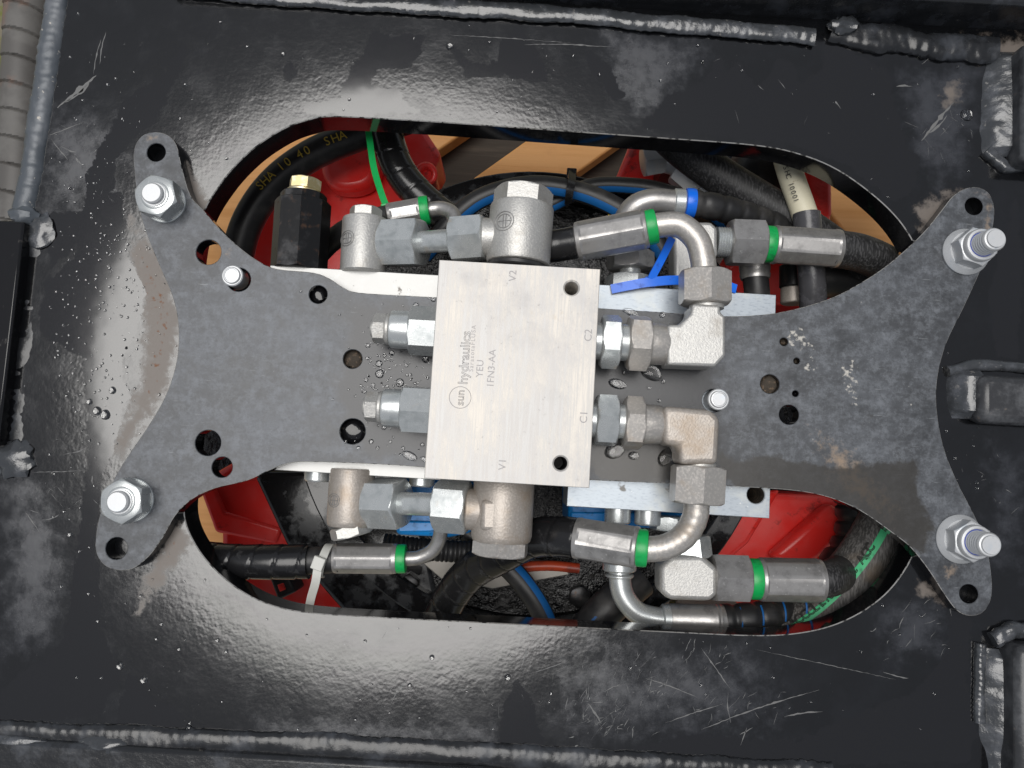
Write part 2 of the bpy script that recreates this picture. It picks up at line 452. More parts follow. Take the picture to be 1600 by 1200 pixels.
def tube(path, r, n=24, rfun=None):
    """r: number or list; rfun(s, angle, r)"""
    T, U = frames(path)
    s = 0; rings = []
    for i, p in enumerate(path):
        if i: s += (path[i] - path[i - 1]).length
        rr = r[i] if isinstance(r, (list, tuple)) else r
        w = T[i].cross(U[i])
        rings.append([p + (U[i] * math.cos(a) + w * math.sin(a)) * (rfun(s, a, rr) if rfun else rr) for a in [2 * math.pi * j / n for j in range(n)]])
    return loft(rings)
def resample(path, step):
    out = [path[0]]; acc = 0
    for a, b in zip(path, path[1:]):
        L = (b - a).length
        if L == 0: continue
        t = step - acc
        while t <= L:
            out.append(a + (b - a) * (t / L)); t += step
        acc = L - (t - step)
    return out
def band(path, w, t, side=None):
    """flat strap: w across, t thick; side(i) gives thickness direction"""
    T, U = frames(path)
    rings = []
    for i, p in enumerate(path):
        nrm = side(i) if side else U[i]
        nrm = (nrm - T[i] * nrm.dot(T[i])).normalized()
        w_ = T[i].cross(nrm)
        rings.append([p + w_ * (w / 2) * a + nrm * (t / 2) * b for a, b in ((-1, -1), (1, -1), (1, 1), (-1, 1))])
    return loft(rings)
def box(x0, x1, y0, y1, z0, z1):
    v = [Vector((x, y, z)) for z in (z0, z1) for x, y in ((x0, y0), (x1, y0), (x1, y1), (x0, y1))]
    return v, [(3, 2, 1, 0), (4, 5, 6, 7), (0, 1, 5, 4), (1, 2, 6, 5), (2, 3, 7, 6), (3, 0, 4, 7)]
def prism(pts, z0, z1):
    n = len(pts)
    v = [Vector((p[0], p[1], z)) for z in (z0, z1) for p in pts]
    f = [tuple(range(n))[::-1], tuple(range(n, 2 * n))] + [(i, (i + 1) % n, n + (i + 1) % n, n + i) for i in range(n)]
    return v, f
def ppx(pts, z):
    return [P(x, y, z) for x, y in pts]
def smooth_px(pts, z, per=6):
    return catmull(ppx(pts, z), per, closed=True)
def sdf(poly, X, Y):
    """signed distance, positive inside"""
    px = np.array([p[0] for p in poly]); py = np.array([p[1] for p in poly])
    d = np.full(X.shape, 1e9); ins = np.zeros(X.shape, bool)
    n = len(px)
    for i in range(n):
        x0, y0, x1, y1 = px[i], py[i], px[(i + 1) % n], py[(i + 1) % n]
        ex, ey = x1 - x0, y1 - y0
        t = np.clip(((X - x0) * ex + (Y - y0) * ey) / (ex * ex + ey * ey + 1e-12), 0, 1)
        d = np.minimum(d, np.hypot(X - x0 - t * ex, Y - y0 - t * ey))
        c = ((y0 > Y) != (y1 > Y)) & (X < ex * (Y - y0) / (ey + 1e-12) + x0)
        ins ^= c
    return np.where(ins, d, -d)
def field(polys, X, Y, z, width=6.0, smooth=True):
    """1 inside the stains, 0 outside, soft over width mm, 0.5 on the outline"""
    out = np.zeros(X.shape)
    for pl in polys:
        w = width
        if isinstance(pl, dict): w = pl['w']; pl = pl['p']
        s = sdf(ppx(pl, z), X, Y)
        out = np.maximum(out, np.clip(0.5 + s / (2 * w), 0, 1))
    return out
def sheet(outer, holes, z, step):
    """triangulated plate face with a regular filling of points"""
    xs = [p[0] for p in outer]; ys = [p[1] for p in outer]
    gx, gy = np.meshgrid(np.arange(min(xs), max(xs), step), np.arange(min(ys), max(ys), step * .87))
    gx = gx + (np.arange(gx.shape[0]) % 2)[:, None] * step * .5
    X, Y = gx.ravel(), gy.ravel()
    s = sdf(outer, X, Y)
    for h in holes: s = np.minimum(s, -sdf(h, X, Y))
    k = s > step * 0.45
    pts = [Vector((p[0], p[1])) for p in outer]; ed = [(i, (i + 1) % len(outer)) for i in range(len(outer))]
    for h in holes:
        b = len(pts); pts += [Vector((p[0], p[1])) for p in h]
        ed += [(b + i, b + (i + 1) % len(h)) for i in range(len(h))]
    nb = len(pts)
    pts += [Vector((a, b)) for a, b in zip(X[k], Y[k])]
    vo, eo, fo, *_ = delaunay_2d_cdt(pts, ed, [], 0, 1e-5)
    vx = np.array([(p[0], p[1]) for p in vo])
    fa = np.array([list(q) for q in fo])
    c = vx[fa].mean(axis=1)
    s = sdf(outer, c[:, 0], c[:, 1])
    for h in holes: s = np.minimum(s, -sdf(h, c[:, 0], c[:, 1]))
    fa = fa[s > 0]
    return [Vector((a, b, z)) for a, b in vx], [tuple(int(i) for i in q) for q in fa]
def offset_loop(loop, d):
    """move a closed xy loop along its left normal by d"""
    n = len(loop); out = []
    for i in range(n):
        a, b = loop[i - 1], loop[(i + 1) % n]
        t = Vector((b[0] - a[0], b[1] - a[1]))
        t = t.normalized() if t.length else Vector((1, 0))
        out.append(Vector((loop[i][0] - t.y * d, loop[i][1] + t.x * d, 0)))
    return out
def area(loop):
    return 0.5 * sum(loop[i - 1][0] * loop[i][1] - loop[i][0] * loop[i - 1][1] for i in range(len(loop)))
def circle(c, r, n=28):
    return [Vector((c[0] + r * math.cos(2 * math.pi * i / n), c[1] + r * math.sin(2 * math.pi * i / n), 0)) for i in range(n)]
def skirt(loop, z0, z1, chamfer, solid_inside):
    """chamfer strip and wall below one outline; returns v, [(face, matidx)] with 1 worn edge, 2 wall"""
    sgn = 1 if area(loop) > 0 else -1
    d = -chamfer * sgn if solid_inside else chamfer * sgn
    o = offset_loop(loop, d)
    n = len(loop)
    V = [Vector((p[0], p[1], z1)) for p in loop] + [Vector((p[0], p[1], z1 - chamfer)) for p in o] + [Vector((p[0], p[1], z0)) for p in o]
    Fc = []
    for i in range(n):
        j = (i + 1) % n
        Fc.append(((i, j, n + j, n + i), 1)); Fc.append(((n + i, n + j, 2 * n + j, 2 * n + i), 2))
    return V, Fc
def lump(c, rx, ry, rz, amp=0.15, seed=0, n=20):
    """uneven blob of weld metal"""
    V, Fc = [], []
    for i in range(n // 2 + 1):
        th = math.pi * i / (n // 2)
        for j in range(n):
            ph = 2 * math.pi * j / n
            q = Vector((math.cos(th), math.sin(th) * math.cos(ph), math.sin(th) * math.sin(ph)))
            k = 1 + amp * mnoise.noise(q * 2.2 + Vector((seed, seed * 1.7, 0)))
            V.append(Vector((c[0] + q.x * rx * k, c[1] + q.y * ry * k, c[2] + q.z * rz * k)))
    for i in range(n // 2):
        for j in range(n):
            k = (j + 1) % n
            Fc.append((i * n + j, i * n + k, (i + 1) * n + k, (i + 1) * n + j))
    return V, Fc
def bead(path, r, flat=0.6, pitch=4.0, amp=0.10, seed=0, squash=1.0, lf=.28):
    path = resample(path, 0.9)
    amp *= .55
    def rf(s, a, rr):
        ph = s / pitch + 0.9 * mnoise.noise(Vector((s * .06, seed * 5.3, 0))) + 0.3 * math.sin(a)
        k = 1 + amp * abs(math.sin(math.pi * ph)) + lf * mnoise.noise(Vector((s * 0.045, seed * 3.1, math.sin(a)))) + 0.10 * mnoise.noise(Vector((s * .3, seed, a)))
        return rr * k * (flat + (1 - flat) * abs(math.sin(a)))
    v, f = tube(path, r, 18, rf)
    zm = sum(p.z for p in path) / len(path)
    return [Vector((p.x, p.y, zm + (p.z - zm) * squash)) for p in v], f
def ramp(px_path, w_px, z0, h, seed=0, bulge=.12):
    """sloping weld face: rises by h over w_px to the right of the path, uneven"""
    path = resample(catmull(pz(px_path, z0), 10), 1.2)
    rings = []
    n = 8; W = w_px * S(z0)
    for i, p in enumerate(path):
        e = min(i, len(path) - 1 - i) / 4.0; e = min(1, .35 + .65 * e)
        ring = []
        for k in range(n + 1):
            t = k / n
            nz = mnoise.noise(Vector((i * .05, t * 1.5, seed))) * .22 + mnoise.noise(Vector((i * .25, t * 4, seed + 9))) * .07
            edge = mnoise.noise(Vector((i * .16, seed * 2.2, 0))) * W * .07 * (1 - t)
            ring.append(Vector((p.x + edge + W * t, p.y, z0 - .4 + (h * (t + bulge * math.sin(math.pi * t)) + h * nz * math.sin(math.pi * min(t + .1, 1))) * e)))
        ring += [Vector((p.x + W, p.y, z0 - 2)), Vector((p.x, p.y, z0 - 2))]
        rings.append(ring)
    return loft(rings)
def text_mesh(body, size, outline=0.0, space=1.0, bold=0.0):
    cu = bpy.data.curves.new('t', 'FONT')
    cu.body = body; cu.size = size; cu.space_character = space
    if outline:
        cu.fill_mode = 'NONE'; cu.bevel_depth = outline; cu.bevel_resolution = 0
    else:
        cu.extrude = 0.06; cu.offset = bold
    cu.resolution_u = 3
    ob = bpy.data.objects.new('t', cu)
    col.objects.link(ob)
    dg = bpy.context.evaluated_depsgraph_get(); dg.update()
    me = bpy.data.meshes.new_from_object(ob.evaluated_get(dg))
    v = [x.co.copy() for x in me.vertices]; f = [tuple(p.vertices) for p in me.polygons]
    bpy.data.objects.remove(ob); bpy.data.curves.remove(cu); bpy.data.meshes.remove(me)
    return v, f
def text_on_plane(body, at, right, up, size, **k):
    v, f = text_mesh(body, size, **k)
    nrm = right.cross(up)
    return [at + right * p.x + up * p.y + nrm * (p.z * 1.0) for p in v], f
def text_on_path(body, path, size, nrm_of, **k):
    """letters set one after another along a path"""
    parts = []; s = 0
    acc = [0]
    for a, b in zip(path, path[1:]): acc.append(acc[-1] + (b - a).length)
    for ch in body:
        wdt = size * 0.62
        if ch != ' ':
            i = min(range(len(acc)), key=lambda q: abs(acc[q] - s))
            i = min(max(i, 1), len(path) - 2)
            t = (path[i + 1] - path[i - 1]).normalized()
            n = nrm_of(i); n = (n - t * n.dot(t)).normalized()
            parts.append(text_on_plane(ch, path[i], t, n.cross(t), size, **k))
        s += wdt
        if s > acc[-1]: break
    return merge(*parts)
def pz(pts, z=None):
    """path from (px, py[, z]) tuples"""
    return [P(p[0], p[1], p[2] if len(p) > 2 else z) for p in pts]

# ---------------------------------------------------------------- the ground and what lies under the frame
ZG = -400.0
ground = build('ground', *box(-4000, 4000, -4000, 4000, ZG - 40, ZG - 8), 'joint_sand')
ground['kind'] = 'structure'
sv, sf = box(-34, 34, -34, 34, 0, 14)
stone_me = None
k = 0
for iy in range(17):
    for ix in range(16):
        x = -560 + ix * 75 + (iy % 2) * 30; y = -480 + iy * 62
        if stone_me is None:
            ob = build('paving_stone', [Vector((p.x + x, p.y * .83 + y, p.z + ZG - 10)) for p in sv], sf, 'stone', ground, bev=5)
            c0 = (x, y)
            stone0 = ob
            stone_me = ob.data
        else:
            ob = stone0.copy(); col.objects.link(ob); ob.parent = ground
            ob.location = ((x - c0[0] + rnd.uniform(-3, 3)) * MM, (y - c0[1] + rnd.uniform(-3, 3)) * MM, rnd.uniform(-2, 2) * MM)
            ob.name = 'paving_stone'

# pallet: boards run from lower left to upper right, one bearer crosses
ZP = -262.0
pallet = thing('wooden_pallet', 'orange-brown wooden pallet lying on the paving under the frame', 'pallet', (0, 0, ZG + 4))
pd = (P(950, 225, ZP) - P(905, 275, ZP)); pd.z = 0
pd = (P(815, 208, ZP) - P(755, 250, ZP)); pd.z = 0; pd.normalize()
pn = Vector((-pd.y, pd.x, 0))
def plank(a_px, b_px, w, z0, z1, name='plank', ext=30, m='wood'):
    A, B = P(*a_px, z1), P(*b_px, z1)
    d = (B - A); d.z = 0; L = d.length; d.normalize(); n = Vector((-d.y, d.x, 0))
    pts = [A - d * ext + n * w / 2, A - d * ext - n * w / 2, B + d * ext - n * w / 2, B + d * ext + n * w / 2]
    return build(name, *prism(pts, z0, z1), m, pallet, bev=2)
plank((560, 268), (700, 172), 54, ZP - 22, ZP)
plank((790, 296), (930, 196), 54, ZP - 22, ZP)
plank((330, 430), (500, 150), 92, ZP - 22, ZP)
plank((225, 880), (390, 720), 84, ZP - 22, ZP)
plank((1270, 235), (1440, 460), 46, ZP - 20, ZP + 2)
plank((1180, 1080), (1460, 800), 80, ZP - 22, ZP)
plank((150, 560), (1500, 640), 90, ZG + 4, ZP - 24, 'bearer', 60)
plank((420, 205), (1180, 250), 96, ZG + 4, ZP - 24, 'bearer', 10, 'shade_wood')  # added near-black board, stands in for shadowed ground in the gap
plank((180, 1060), (1500, 1150), 70, ZG + 4, ZP - 24, 'bearer', 60)

# red housing: four arms round a body
ZR = -150.0
red = thing('red_housing', 'red painted cast housing with spread arms below the slot', 'housing', (0, 0, ZP))
def red_piece(name, pts, z0, z1, bev=5, smooth=False):
    q = smooth_px(pts, z1, 4) if smooth else ppx(pts, z1)
    return build(name, *prism(q, z0, z1), 'red_paint', red, bev=bev, seg=3)
red_piece('arm', [(372, 408), (428, 300), (462, 262), (540, 215), (650, 180), (690, 240), (640, 330), (560, 420), (470, 470)], ZR - 60, ZR)
red_piece('boss', [(500, 232), (512, 205), (560, 195), (590, 215), (592, 265), (570, 292), (528, 296), (504, 275)], ZR, ZR + 22, 6, True)
red_piece('arm', [(318, 748), (400, 700), (470, 790), (520, 860), (640, 1000), (430, 1000), (345, 940), (345, 830)], ZR - 60, ZR)
red_piece('step', [(310, 760), (330, 750), (352, 800), (440, 826), (430, 850), (336, 832)], ZR, ZR + 5, 3)
red_piece('arm', [(945, 320), (985, 222), (1010, 190), (1080, 190), (1070, 300), (1020, 340)], ZR - 60, ZR)
red_piece('arm', [(1100, 470), (1190, 330), (1215, 200), (1298, 215), (1300, 335), (1306, 480)], ZR - 60, ZR)
red_piece('rib', [(1250, 190), (1300, 200), (1302, 340), (1262, 345)], ZR, ZR + 52, 4)
red_piece('arm', [(1085, 900), (1120, 815), (1205, 770), (1320, 775), (1335, 815), (1322, 850), (1290, 880), (1180, 960)], ZR - 60, ZR)
red_piece('rib', [(1205, 870), (1300, 785), (1330, 815), (1318, 838), (1262, 890)], ZR, ZR + 18, 5)
red_piece('rib', [(1180, 770), (1222, 765), (1170, 850), (1110, 900), (1095, 880)], ZR, ZR + 10, 4)
build('base', *prism(ppx([(300, 500), (560, 420), (1110, 440), (1330, 480), (1330, 770), (1110, 860), (480, 830), (300, 715)], ZR - 55), ZR - 90, ZR - 55), 'cast_black', red)  # black slab added behind the plate holes so they look dark
v = text_on_plane('0059378', P(1292, 326, ZR + 52.1), (P(1288, 240, ZR) - P(1292, 326, ZR)).normalized(), (P(1250, 330, ZR) - P(1283, 330, ZR)).normalized(), 9.5, bold=0.02)
build('cast_number', *v, 'red_paint', red)
# pink eyelet
v = catmull(pz([(648, 272), (666, 255), (684, 272), (666, 289)], -112), 8, closed=True)
rr = [tuple()]
T = []
def torus(c, Rm, r, axis=Vector((0, 0, 1)), n=28, k=12):
    d, u, w = frame_of(axis)
    rings = []
    for i in range(n):
        a = 2 * math.pi * i / n
        q = u * math.cos(a) + w * math.sin(a)
        rings.append([c + q * Rm + (q * math.cos(b) + d * math.sin(b)) * r for b in [2 * math.pi * j / k for j in range(k)]])
    return loft(rings, closed=True)
eb = P(666, 272, -118)
build('lifting_eye', *torus(P(666, 272, -114), 6.3, 2.6, Vector((0.3, -.25, 1))), 'red_paint', red)
build('eye_stem', *turned(Vector((eb.x, eb.y, ZR)), eb, [(0, 7), (32, 7)]), 'red_paint', red)

# slewing ring
ZS = -118.0
ring = thing('slewing_ring', 'black painted slewing ring with raised glossy rim under the hoses', 'ring', (0, 0, ZR - 60))
rc = P(830, 628, ZS); rad = 372 * S(ZS)
def annulus(c, r0, r1, z0, z1, n=96):
    rings = []
    for i in range(n):
        a = 2 * math.pi * i / n
        q = Vector((math.cos(a), math.sin(a), 0))
        rings.append([Vector((c.x, c.y, z)) + q * r for r, z in ((r0, z0), (r1, z0), (r1, z1), (r0, z1))])
    return loft(rings, closed=True)
build('rim', *annulus(rc, rad - 17, rad, ZS - 30, ZS), 'ring_black', ring, bev=1.2)
build('web', *annulus(rc, 60, rad - 17.2, ZS - 42, ZS - 16), 'cast_black', ring, bev=1)
build('hub', *turned(rc + Vector((0, 0, -90)), rc, [(0, 62), (70, 62), (74, 59), (78, 20), (80, 20)], 64), 'cast_black', ring)
build('side_arm', *prism(ppx([(392, 735), (446, 850), (478, 890), (560, 985), (700, 1000), (640, 735)], -132), -150, -132), 'ring_black', ring, bev=4, seg=3)
for px, py in ((640, 912), (560, 872), (905, 930)):
    q = P(px, py, ZS - 16)
    build('ring_bolt', *polyprism(q, q + Vector((0, 0, 9)), 7.5), 'black_oxide', ring)

# ---------------------------------------------------------------- the welded frame
ZD = -10.0          # deck top
TD = 20.0           # deck thickness
frame = thing('steel_frame', 'black painted welded steel frame with a large rounded slot', 'frame', (0, 0, ZD - TD))
deck_px = [(112, -90), (95, 0), (82, 90), (62, 200), (46, 300), (36, 345), (-70, 346), (-70, 1215), (400, 1240), (1000, 1275), (1720, 1300), (1720, -40), (1000, -75)]
slot_px = [(520, 181), (640, 187), (760, 195), (900, 205), (1040, 215), (1180, 226), (1250, 240), (1310, 265), (1370, 308), (1412, 352), (1436, 400), (1444, 470), (1442, 560), (1442, 680), (1445, 780), (1434, 850), (1405, 905), (1365, 945), (1310, 975), (1250, 990), (1180, 994), (1060, 989), (900, 981), (740, 973), (600, 966), (500, 960), (440, 951), (390, 932), (345, 900), (308, 857), (287, 806), (292, 740), (300, 640), (300, 520), (298, 430), (312, 345), (345, 285), (390, 236), (440, 202), (480, 187)]
deck_o = ppx(deck_px, ZD)
slot = [Vector((p.x, p.y, 0)) for p in smooth_px(slot_px, ZD, 5)]
V, Fc = sheet(deck_o, [slot], ZD, 2.6)
X = np.array([p.x for p in V]); Y = np.array([p.y for p in V])
wet_px = [
    [(200, 150), (255, 115), (288, 66), (292, 88), (262, 152), (244, 192), (205, 218), (182, 250), (176, 300), (195, 350), (160, 400), (120, 380), (80, 420), (70, 330), (130, 330), (140, 260)],
    [(150, 300), (190, 300), (200, 400), (230, 460), (215, 520), (190, 560), (200, 620), (180, 690), (160, 760), (152, 860), (158, 980), (190, 1060), (150, 1120), (0, 1130), (0, 1080), (100, 1000), (118, 880), (138, 700), (130, 560), (60, 520), (70, 440), (120, 400)],
    [(575, 62), (590, 48), (612, 60), (640, 52), (660, 56), (660, 82), (640, 104), (600, 106), (575, 128), (562, 132), (545, 112)],
    [(548, 108), (575, 112), (580, 130), (625, 140), (640, 175), (560, 176), (530, 150)],
    [(700, 70), (714, 74), (728, 96), (760, 101), (778, 95), (782, 62), (800, 52), (800, 28), (812, 40), (832, 70), (846, 95), (858, 128), (830, 128), (790, 118), (730, 120), (712, 90)],
    [(918, 82), (938, 90), (962, 118), (975, 150), (960, 160), (935, 122), (920, 112)],
    [(1000, 200), (1040, 152), (1100, 130), (1116, 96), (1124, 78), (1134, 112), (1152, 92), (1180, 135), (1200, 122), (1215, 92), (1240, 100), (1250, 128), (1285, 108), (1288, 66), (1330, 78), (1372, 100), (1390, 112), (1398, 160), (1408, 210), (1440, 255), (1425, 300), (1400, 318), (1330, 262), (1240, 226)],
    [(800, 1062), (812, 1064), (836, 1100), (840, 1140), (850, 1162), (780, 1166), (788, 1100)],
    [(960, 1172), (1090, 1148), (1240, 1160), (1330, 1120), (1430, 1080), (1480, 1020), (1488, 950), (1520, 970), (1510, 1060), (1528, 1150), (1510, 1190), (1300, 1195)],
    [(444, 94), (462, 92), (462, 124), (450, 132), (442, 116)],
    [(620, 150), (660, 175), (560, 182), (480, 176), (470, 160)],
    [(1545, 460), (1590, 300), (1600, 420), (1590, 560), (1560, 560)],
    [(200, 1050), (235, 1090), (290, 1110), (280, 1140), (180, 1135)],
]
dust_px = [dict(p=[(930, 40), (1120, 60), (1060, 150), (1010, 200), (960, 150)], w=14),
           dict(p=[(1400, 110), (1540, 90), (1520, 250), (1470, 300), (1420, 250)], w=14),
           dict(p=[(1370, 920), (1480, 940), (1480, 1030), (1380, 1040)], w=16),
           dict(p=[(0, 740), (60, 740), (110, 860), (90, 1000), (0, 1040)], w=16),
           dict(p=[(60, 160), (200, 180), (180, 320), (60, 340)], w=22),
           dict(p=[(1540, 680), (1610, 720), (1600, 900), (1550, 880)], w=16),
           dict(p=[(400, 1120), (780, 1130), (780, 1165), (400, 1160)], w=10),
           dict(p=[(880, 1010), (1200, 1010), (1220, 1150), (880, 1160)], w=30)]
rust_px = [dict(p=[(205, 330), (262, 420), (286, 500), (268, 600), (190, 720), (170, 700), (210, 620), (225, 540), (205, 430)], w=9),
           dict(p=[(270, 225), (300, 260), (330, 330), (296, 330)], w=6),
           dict(p=[(270, 800), (300, 850), (240, 930), (215, 960), (225, 900)], w=8),
           dict(p=[(1430, 320), (1490, 290), (1500, 300), (1450, 370), (1435, 360)], w=8),
           dict(p=[(1500, 60), (1610, 50), (1610, 110), (1560, 100), (1520, 95)], w=14),
           dict(p=[(1430, 900), (1490, 930), (1480, 950), (1440, 930)], w=7),
           dict(p=[(1470, 130), (1500, 120), (1505, 160), (1475, 170)], w=8),
           dict(p=[(150, 350), (180, 340), (185, 380), (150, 380)], w=8)]
wet = field(wet_px, X, Y, ZD, 5)
dust = field(dust_px, X, Y, ZD)
rust = field(rust_px, X, Y, ZD)
nv = len(V)
FF = [(q, 0) for q in Fc]
a, b = skirt(slot, ZD - TD, ZD, 0.5, False)
V += a; FF += [(tuple(i + nv for i in q), m) for q, m in b]
k2 = len(V)
a, b = skirt([Vector((p.x, p.y, 0)) for p in deck_o], ZD - TD, ZD, 0.8, True)
V += a; FF += [(tuple(i + k2 for i in q), m) for q, m in b]
pad = len(V) - nv
z_ = np.zeros(pad)
deck = build('deck_plate', V, FF, ['deck_paint', 'worn_edge', 'slot_wall'], frame, smooth=30,
             attrs=dict(wet=np.r_[wet, z_], dust=np.r_[dust, z_], rust=np.r_[rust, z_]))
# underside
ub = sheet(deck_o, [slot], ZD - TD, 14)
build('deck_underside', *ub, 'frame_paint', frame)

def wx(px, py, z=ZD): return P(px, py, z)
# top rail with its weld
yt = P(900, 18, ZD).y
tr = [P(250, -20, ZD).x, P(1760, 40, ZD).x]
build('rail', *box(tr[0], tr[1], yt + 4, yt + 40, ZD - TD, ZD + 26), 'frame_paint', frame, bev=2)
build('weld_bead', *bead(pz([(250, -22), (440, -4), (700, 12), (900, 24), (1020, 36), (1150, 46), (1275, 58)], ZD + 2), 14 * S(ZD), .9, 6.5, .09, 1, .5), 'weld_grey', frame)
build('weld_bead', *bead(pz([(1300, 44), (1340, 58), (1420, 64), (1500, 76), (1560, 80)], ZD + 1), 22 * S(ZD), .9, 14, .12, 2, .5, .4), 'frame_paint', frame)
build('weld_bead', *lump(P(1318, 42, ZD + 3), 9, 6, 6, .4, 3), 'weld_grey', frame)
# bottom rail with its weld
yb = P(600, 1176, ZD).y
build('rail', *box(P(-80, 1150, ZD).x, P(1760, 1200, ZD).x, yb - 60, yb - 3, ZD - TD, ZD + 6), 'frame_paint', frame, bev=3)
build('weld_bead', *bead(pz([(-60, 1142), (100, 1150), (165, 1154), (300, 1158), (500, 1166), (700, 1176), (900, 1188), (1100, 1200), (1300, 1212)], ZD), 19 * S(ZD), .9, 16, .06, 4, .5, .2), 'frame_paint', frame)
build('weld_bead', *lump(P(165, 1162, ZD), 16, 7, 6, .3, 5), 'weld_grey', frame)
build('weld_bead', *lump(P(30, 1160, ZD), 26, 6, 6, .3, 15), 'weld_grey', frame)
# rolled left edge, side plate and its weld
build('rolled_edge', *bead(pz([(100, -60), (90, 10), (76, 110), (60, 210), (50, 280), (38, 335)], ZD - 2), 20 * S(ZD), .95, 80, .02, 6, .8, .12), 'rolled_edge', frame)
build('weld_bead', *lump(P(40, 338, ZD), 9, 6, 6, .3, 7), 'rolled_edge', frame)
build('side_plate', *box(P(-90, 400, ZD + 8).x, P(20, 500, ZD + 8).x, P(20, 700, ZD + 8).y, P(20, 345, ZD + 8).y, ZD - TD, ZD + 8), 'slot_wall', frame, bev=1.5)
build('weld_bead', *bead(pz([(58, 352), (52, 420), (46, 500), (38, 580), (30, 660), (24, 700)], ZD - 4), 28 * S(ZD), .9, 90, .02, 8, .4), 'frame_paint', frame)
build('weld_bead', *lump(P(62, 362, ZD), 9, 11, 3.2, .35, 9), 'weld_grey', frame)
build('weld_bead', *lump(P(25, 716, ZD), 12, 11, 4, .5, 10), 'weld_grey', frame)
# lugs at the right side
def lug(x0, x1, y0, y1, h, bevel=3):
    a = P(x0, (y0 + y1) / 2, ZD + h); b = P(x1, (y0 + y1) / 2, ZD + h)
    return box(a.x, b.x, P(x0, y1, ZD + h).y, P(x0, y0, ZD + h).y, ZD - 2, ZD + h)
build('lug', *lug(1600, 1800, 64, 250, 18), 'dusty_sheen_paint', frame, bev=4)
build('weld_bead', *ramp([(1544, 82), (1536, 112), (1532, 160), (1530, 205), (1534, 246)], 50, ZD, 9, 11), 'weld_grey', frame)
build('weld_bead', *bead(pz([(1540, 236), (1570, 262), (1600, 258), (1640, 262)], ZD + 1), 10 * S(ZD), .8, 8, .1, 12), 'weld_grey', frame)
build('lug', *lug(1590, 1800, 1010, 1300, 18), 'dusty_sheen_paint', frame, bev=4)
build('weld_bead', *ramp([(1536, 1012), (1530, 1060), (1528, 1110), (1530, 1150), (1540, 1180), (1546, 1240)], 42, ZD, 8, 13), 'weld_grey', frame)
build('weld_bead', *bead(pz([(1532, 1005), (1530, 1040), (1529, 1080), (1530, 1130)], ZD + 1), 8 * S(ZD), .9, 3, .25, 14), 'weld_grey', frame)
build('weld_bead', *bead(pz([(1550, 1000), (1580, 985), (1620, 985)], ZD + 2), 12 * S(ZD), .8, 8, .2, 14), 'weld_grey', frame)
bb = lug(1532, 1800, 584, 660, 14)
build('cross_bar', *bb, 'dusty_sheen_paint', frame, bev=5)
build('weld_bead', *ramp([(1482, 576), (1478, 600), (1478, 630), (1486, 656)], 44, ZD, 10, 16, .35), 'weld_grey', frame)
build('weld_bead', *bead(pz([(1480, 580), (1520, 570), (1560, 572), (1610, 576)], ZD + 1), 9 * S(ZD), .8, 14, .1, 17), 'weld_grey', frame)
# scratches in the paint: thin ribbons of bare, chalky metal
sc = []
def scratch(x0, y0, x1, y1, w, jit=3, z=ZD):
    n = max(3, int(math.hypot(x1 - x0, y1 - y0) / 5))
    L_, R_ = [], []
    ox = rnd.uniform(-1, 1); 
    for i in range(n + 1):
        t = i / n
        bend = math.sin(t * math.pi) * ox * jit
        x = x0 + (x1 - x0) * t + bend + rnd.uniform(-.5, .5); y = y0 + (y1 - y0) * t + bend + rnd.uniform(-.5, .5)
        c = P(x, y, z + 0.06)
        dx, dy = x1 - x0, y1 - y0; l = math.hypot(dx, dy) or 1
        ww = .6 * w * (0.25 + abs(rnd.gauss(.4, .35))) * math.sin(min(t, 1 - t) * math.pi + .12) * S(z)
        nn = Vector((dy / l, dx / l, 0))
        L_.append(c + nn * ww / 2); R_.append(c - nn * ww / 2)
    return L_ + R_, [(i, i + 1, n + 2 + i, n + 1 + i) for i in range(n)]
for args in [(90, 168, 150, 118, 16), (100, 160, 140, 130, 12), (146, 116, 158, 62, 4), (156, 100, 166, 50, 3), (75, 212, 128, 192, 3), (80, 218, 106, 250, 3), (95, 228, 118, 238, 3), (118, 246, 128, 258, 5),
             (1180, 1015, 1262, 968, 2), (1040, 1130, 1130, 1100, 3), (1096, 1140, 1280, 1078, 4), (1226, 1120, 1285, 1112, 5), (1095, 1012, 1140, 1075, 4), (1180, 1015, 1400, 1062, 2), (1380, 1050, 1420, 1060, 4),
             (1138, 1080, 1142, 1130, 3), (920, 1100, 940, 1130, 6), (1010, 1060, 1090, 1090, 3), (690, 54, 900, 68, 2), (820, 70, 960, 74, 3), (610, 1100, 640, 1058, 3), (810, 1050, 825, 1005, 3), (820, 1055, 890, 1030, 2),
             (1440, 100, 1475, 60, 3), (1440, 220, 1490, 160, 9), (1448, 210, 1480, 180, 6), (1400, 135, 1425, 135, 6), (1306, 158, 1314, 170, 8), (40, 800, 62, 832, 3), (65, 812, 92, 804, 3), (100, 710, 138, 698, 3), (50, 738, 130, 735, 2)]:
    sc.append(scratch(*args))
for cx, cy, n, sp in ((940, 1110, 46, 40), (1020, 1080, 20, 26), (1090, 1030, 22, 24), (1150, 1110, 26, 40), (960, 1040, 22, 30), (150, 250, 14, 60), (110, 760, 18, 45), (1480, 200, 18, 35), (1430, 990, 22, 40), (1200, 90, 12, 80), (720, 1060, 16, 90), (1560, 760, 12, 50), (950, 1130, 30, 35)):
    for _ in range(n):
        x, y = rnd.gauss(cx, sp), rnd.gauss(cy, sp * .5); an = rnd.gauss(-1.0, .5) if cy > 900 else rnd.uniform(0, 3.1); L = abs(rnd.gauss(9, 8)) + 2
        sc.append(scratch(x, y, x + math.cos(an) * L, y + math.sin(an) * L, rnd.choice((.7, 1.0, 1.4, 2.6)), 1))
so_ = []
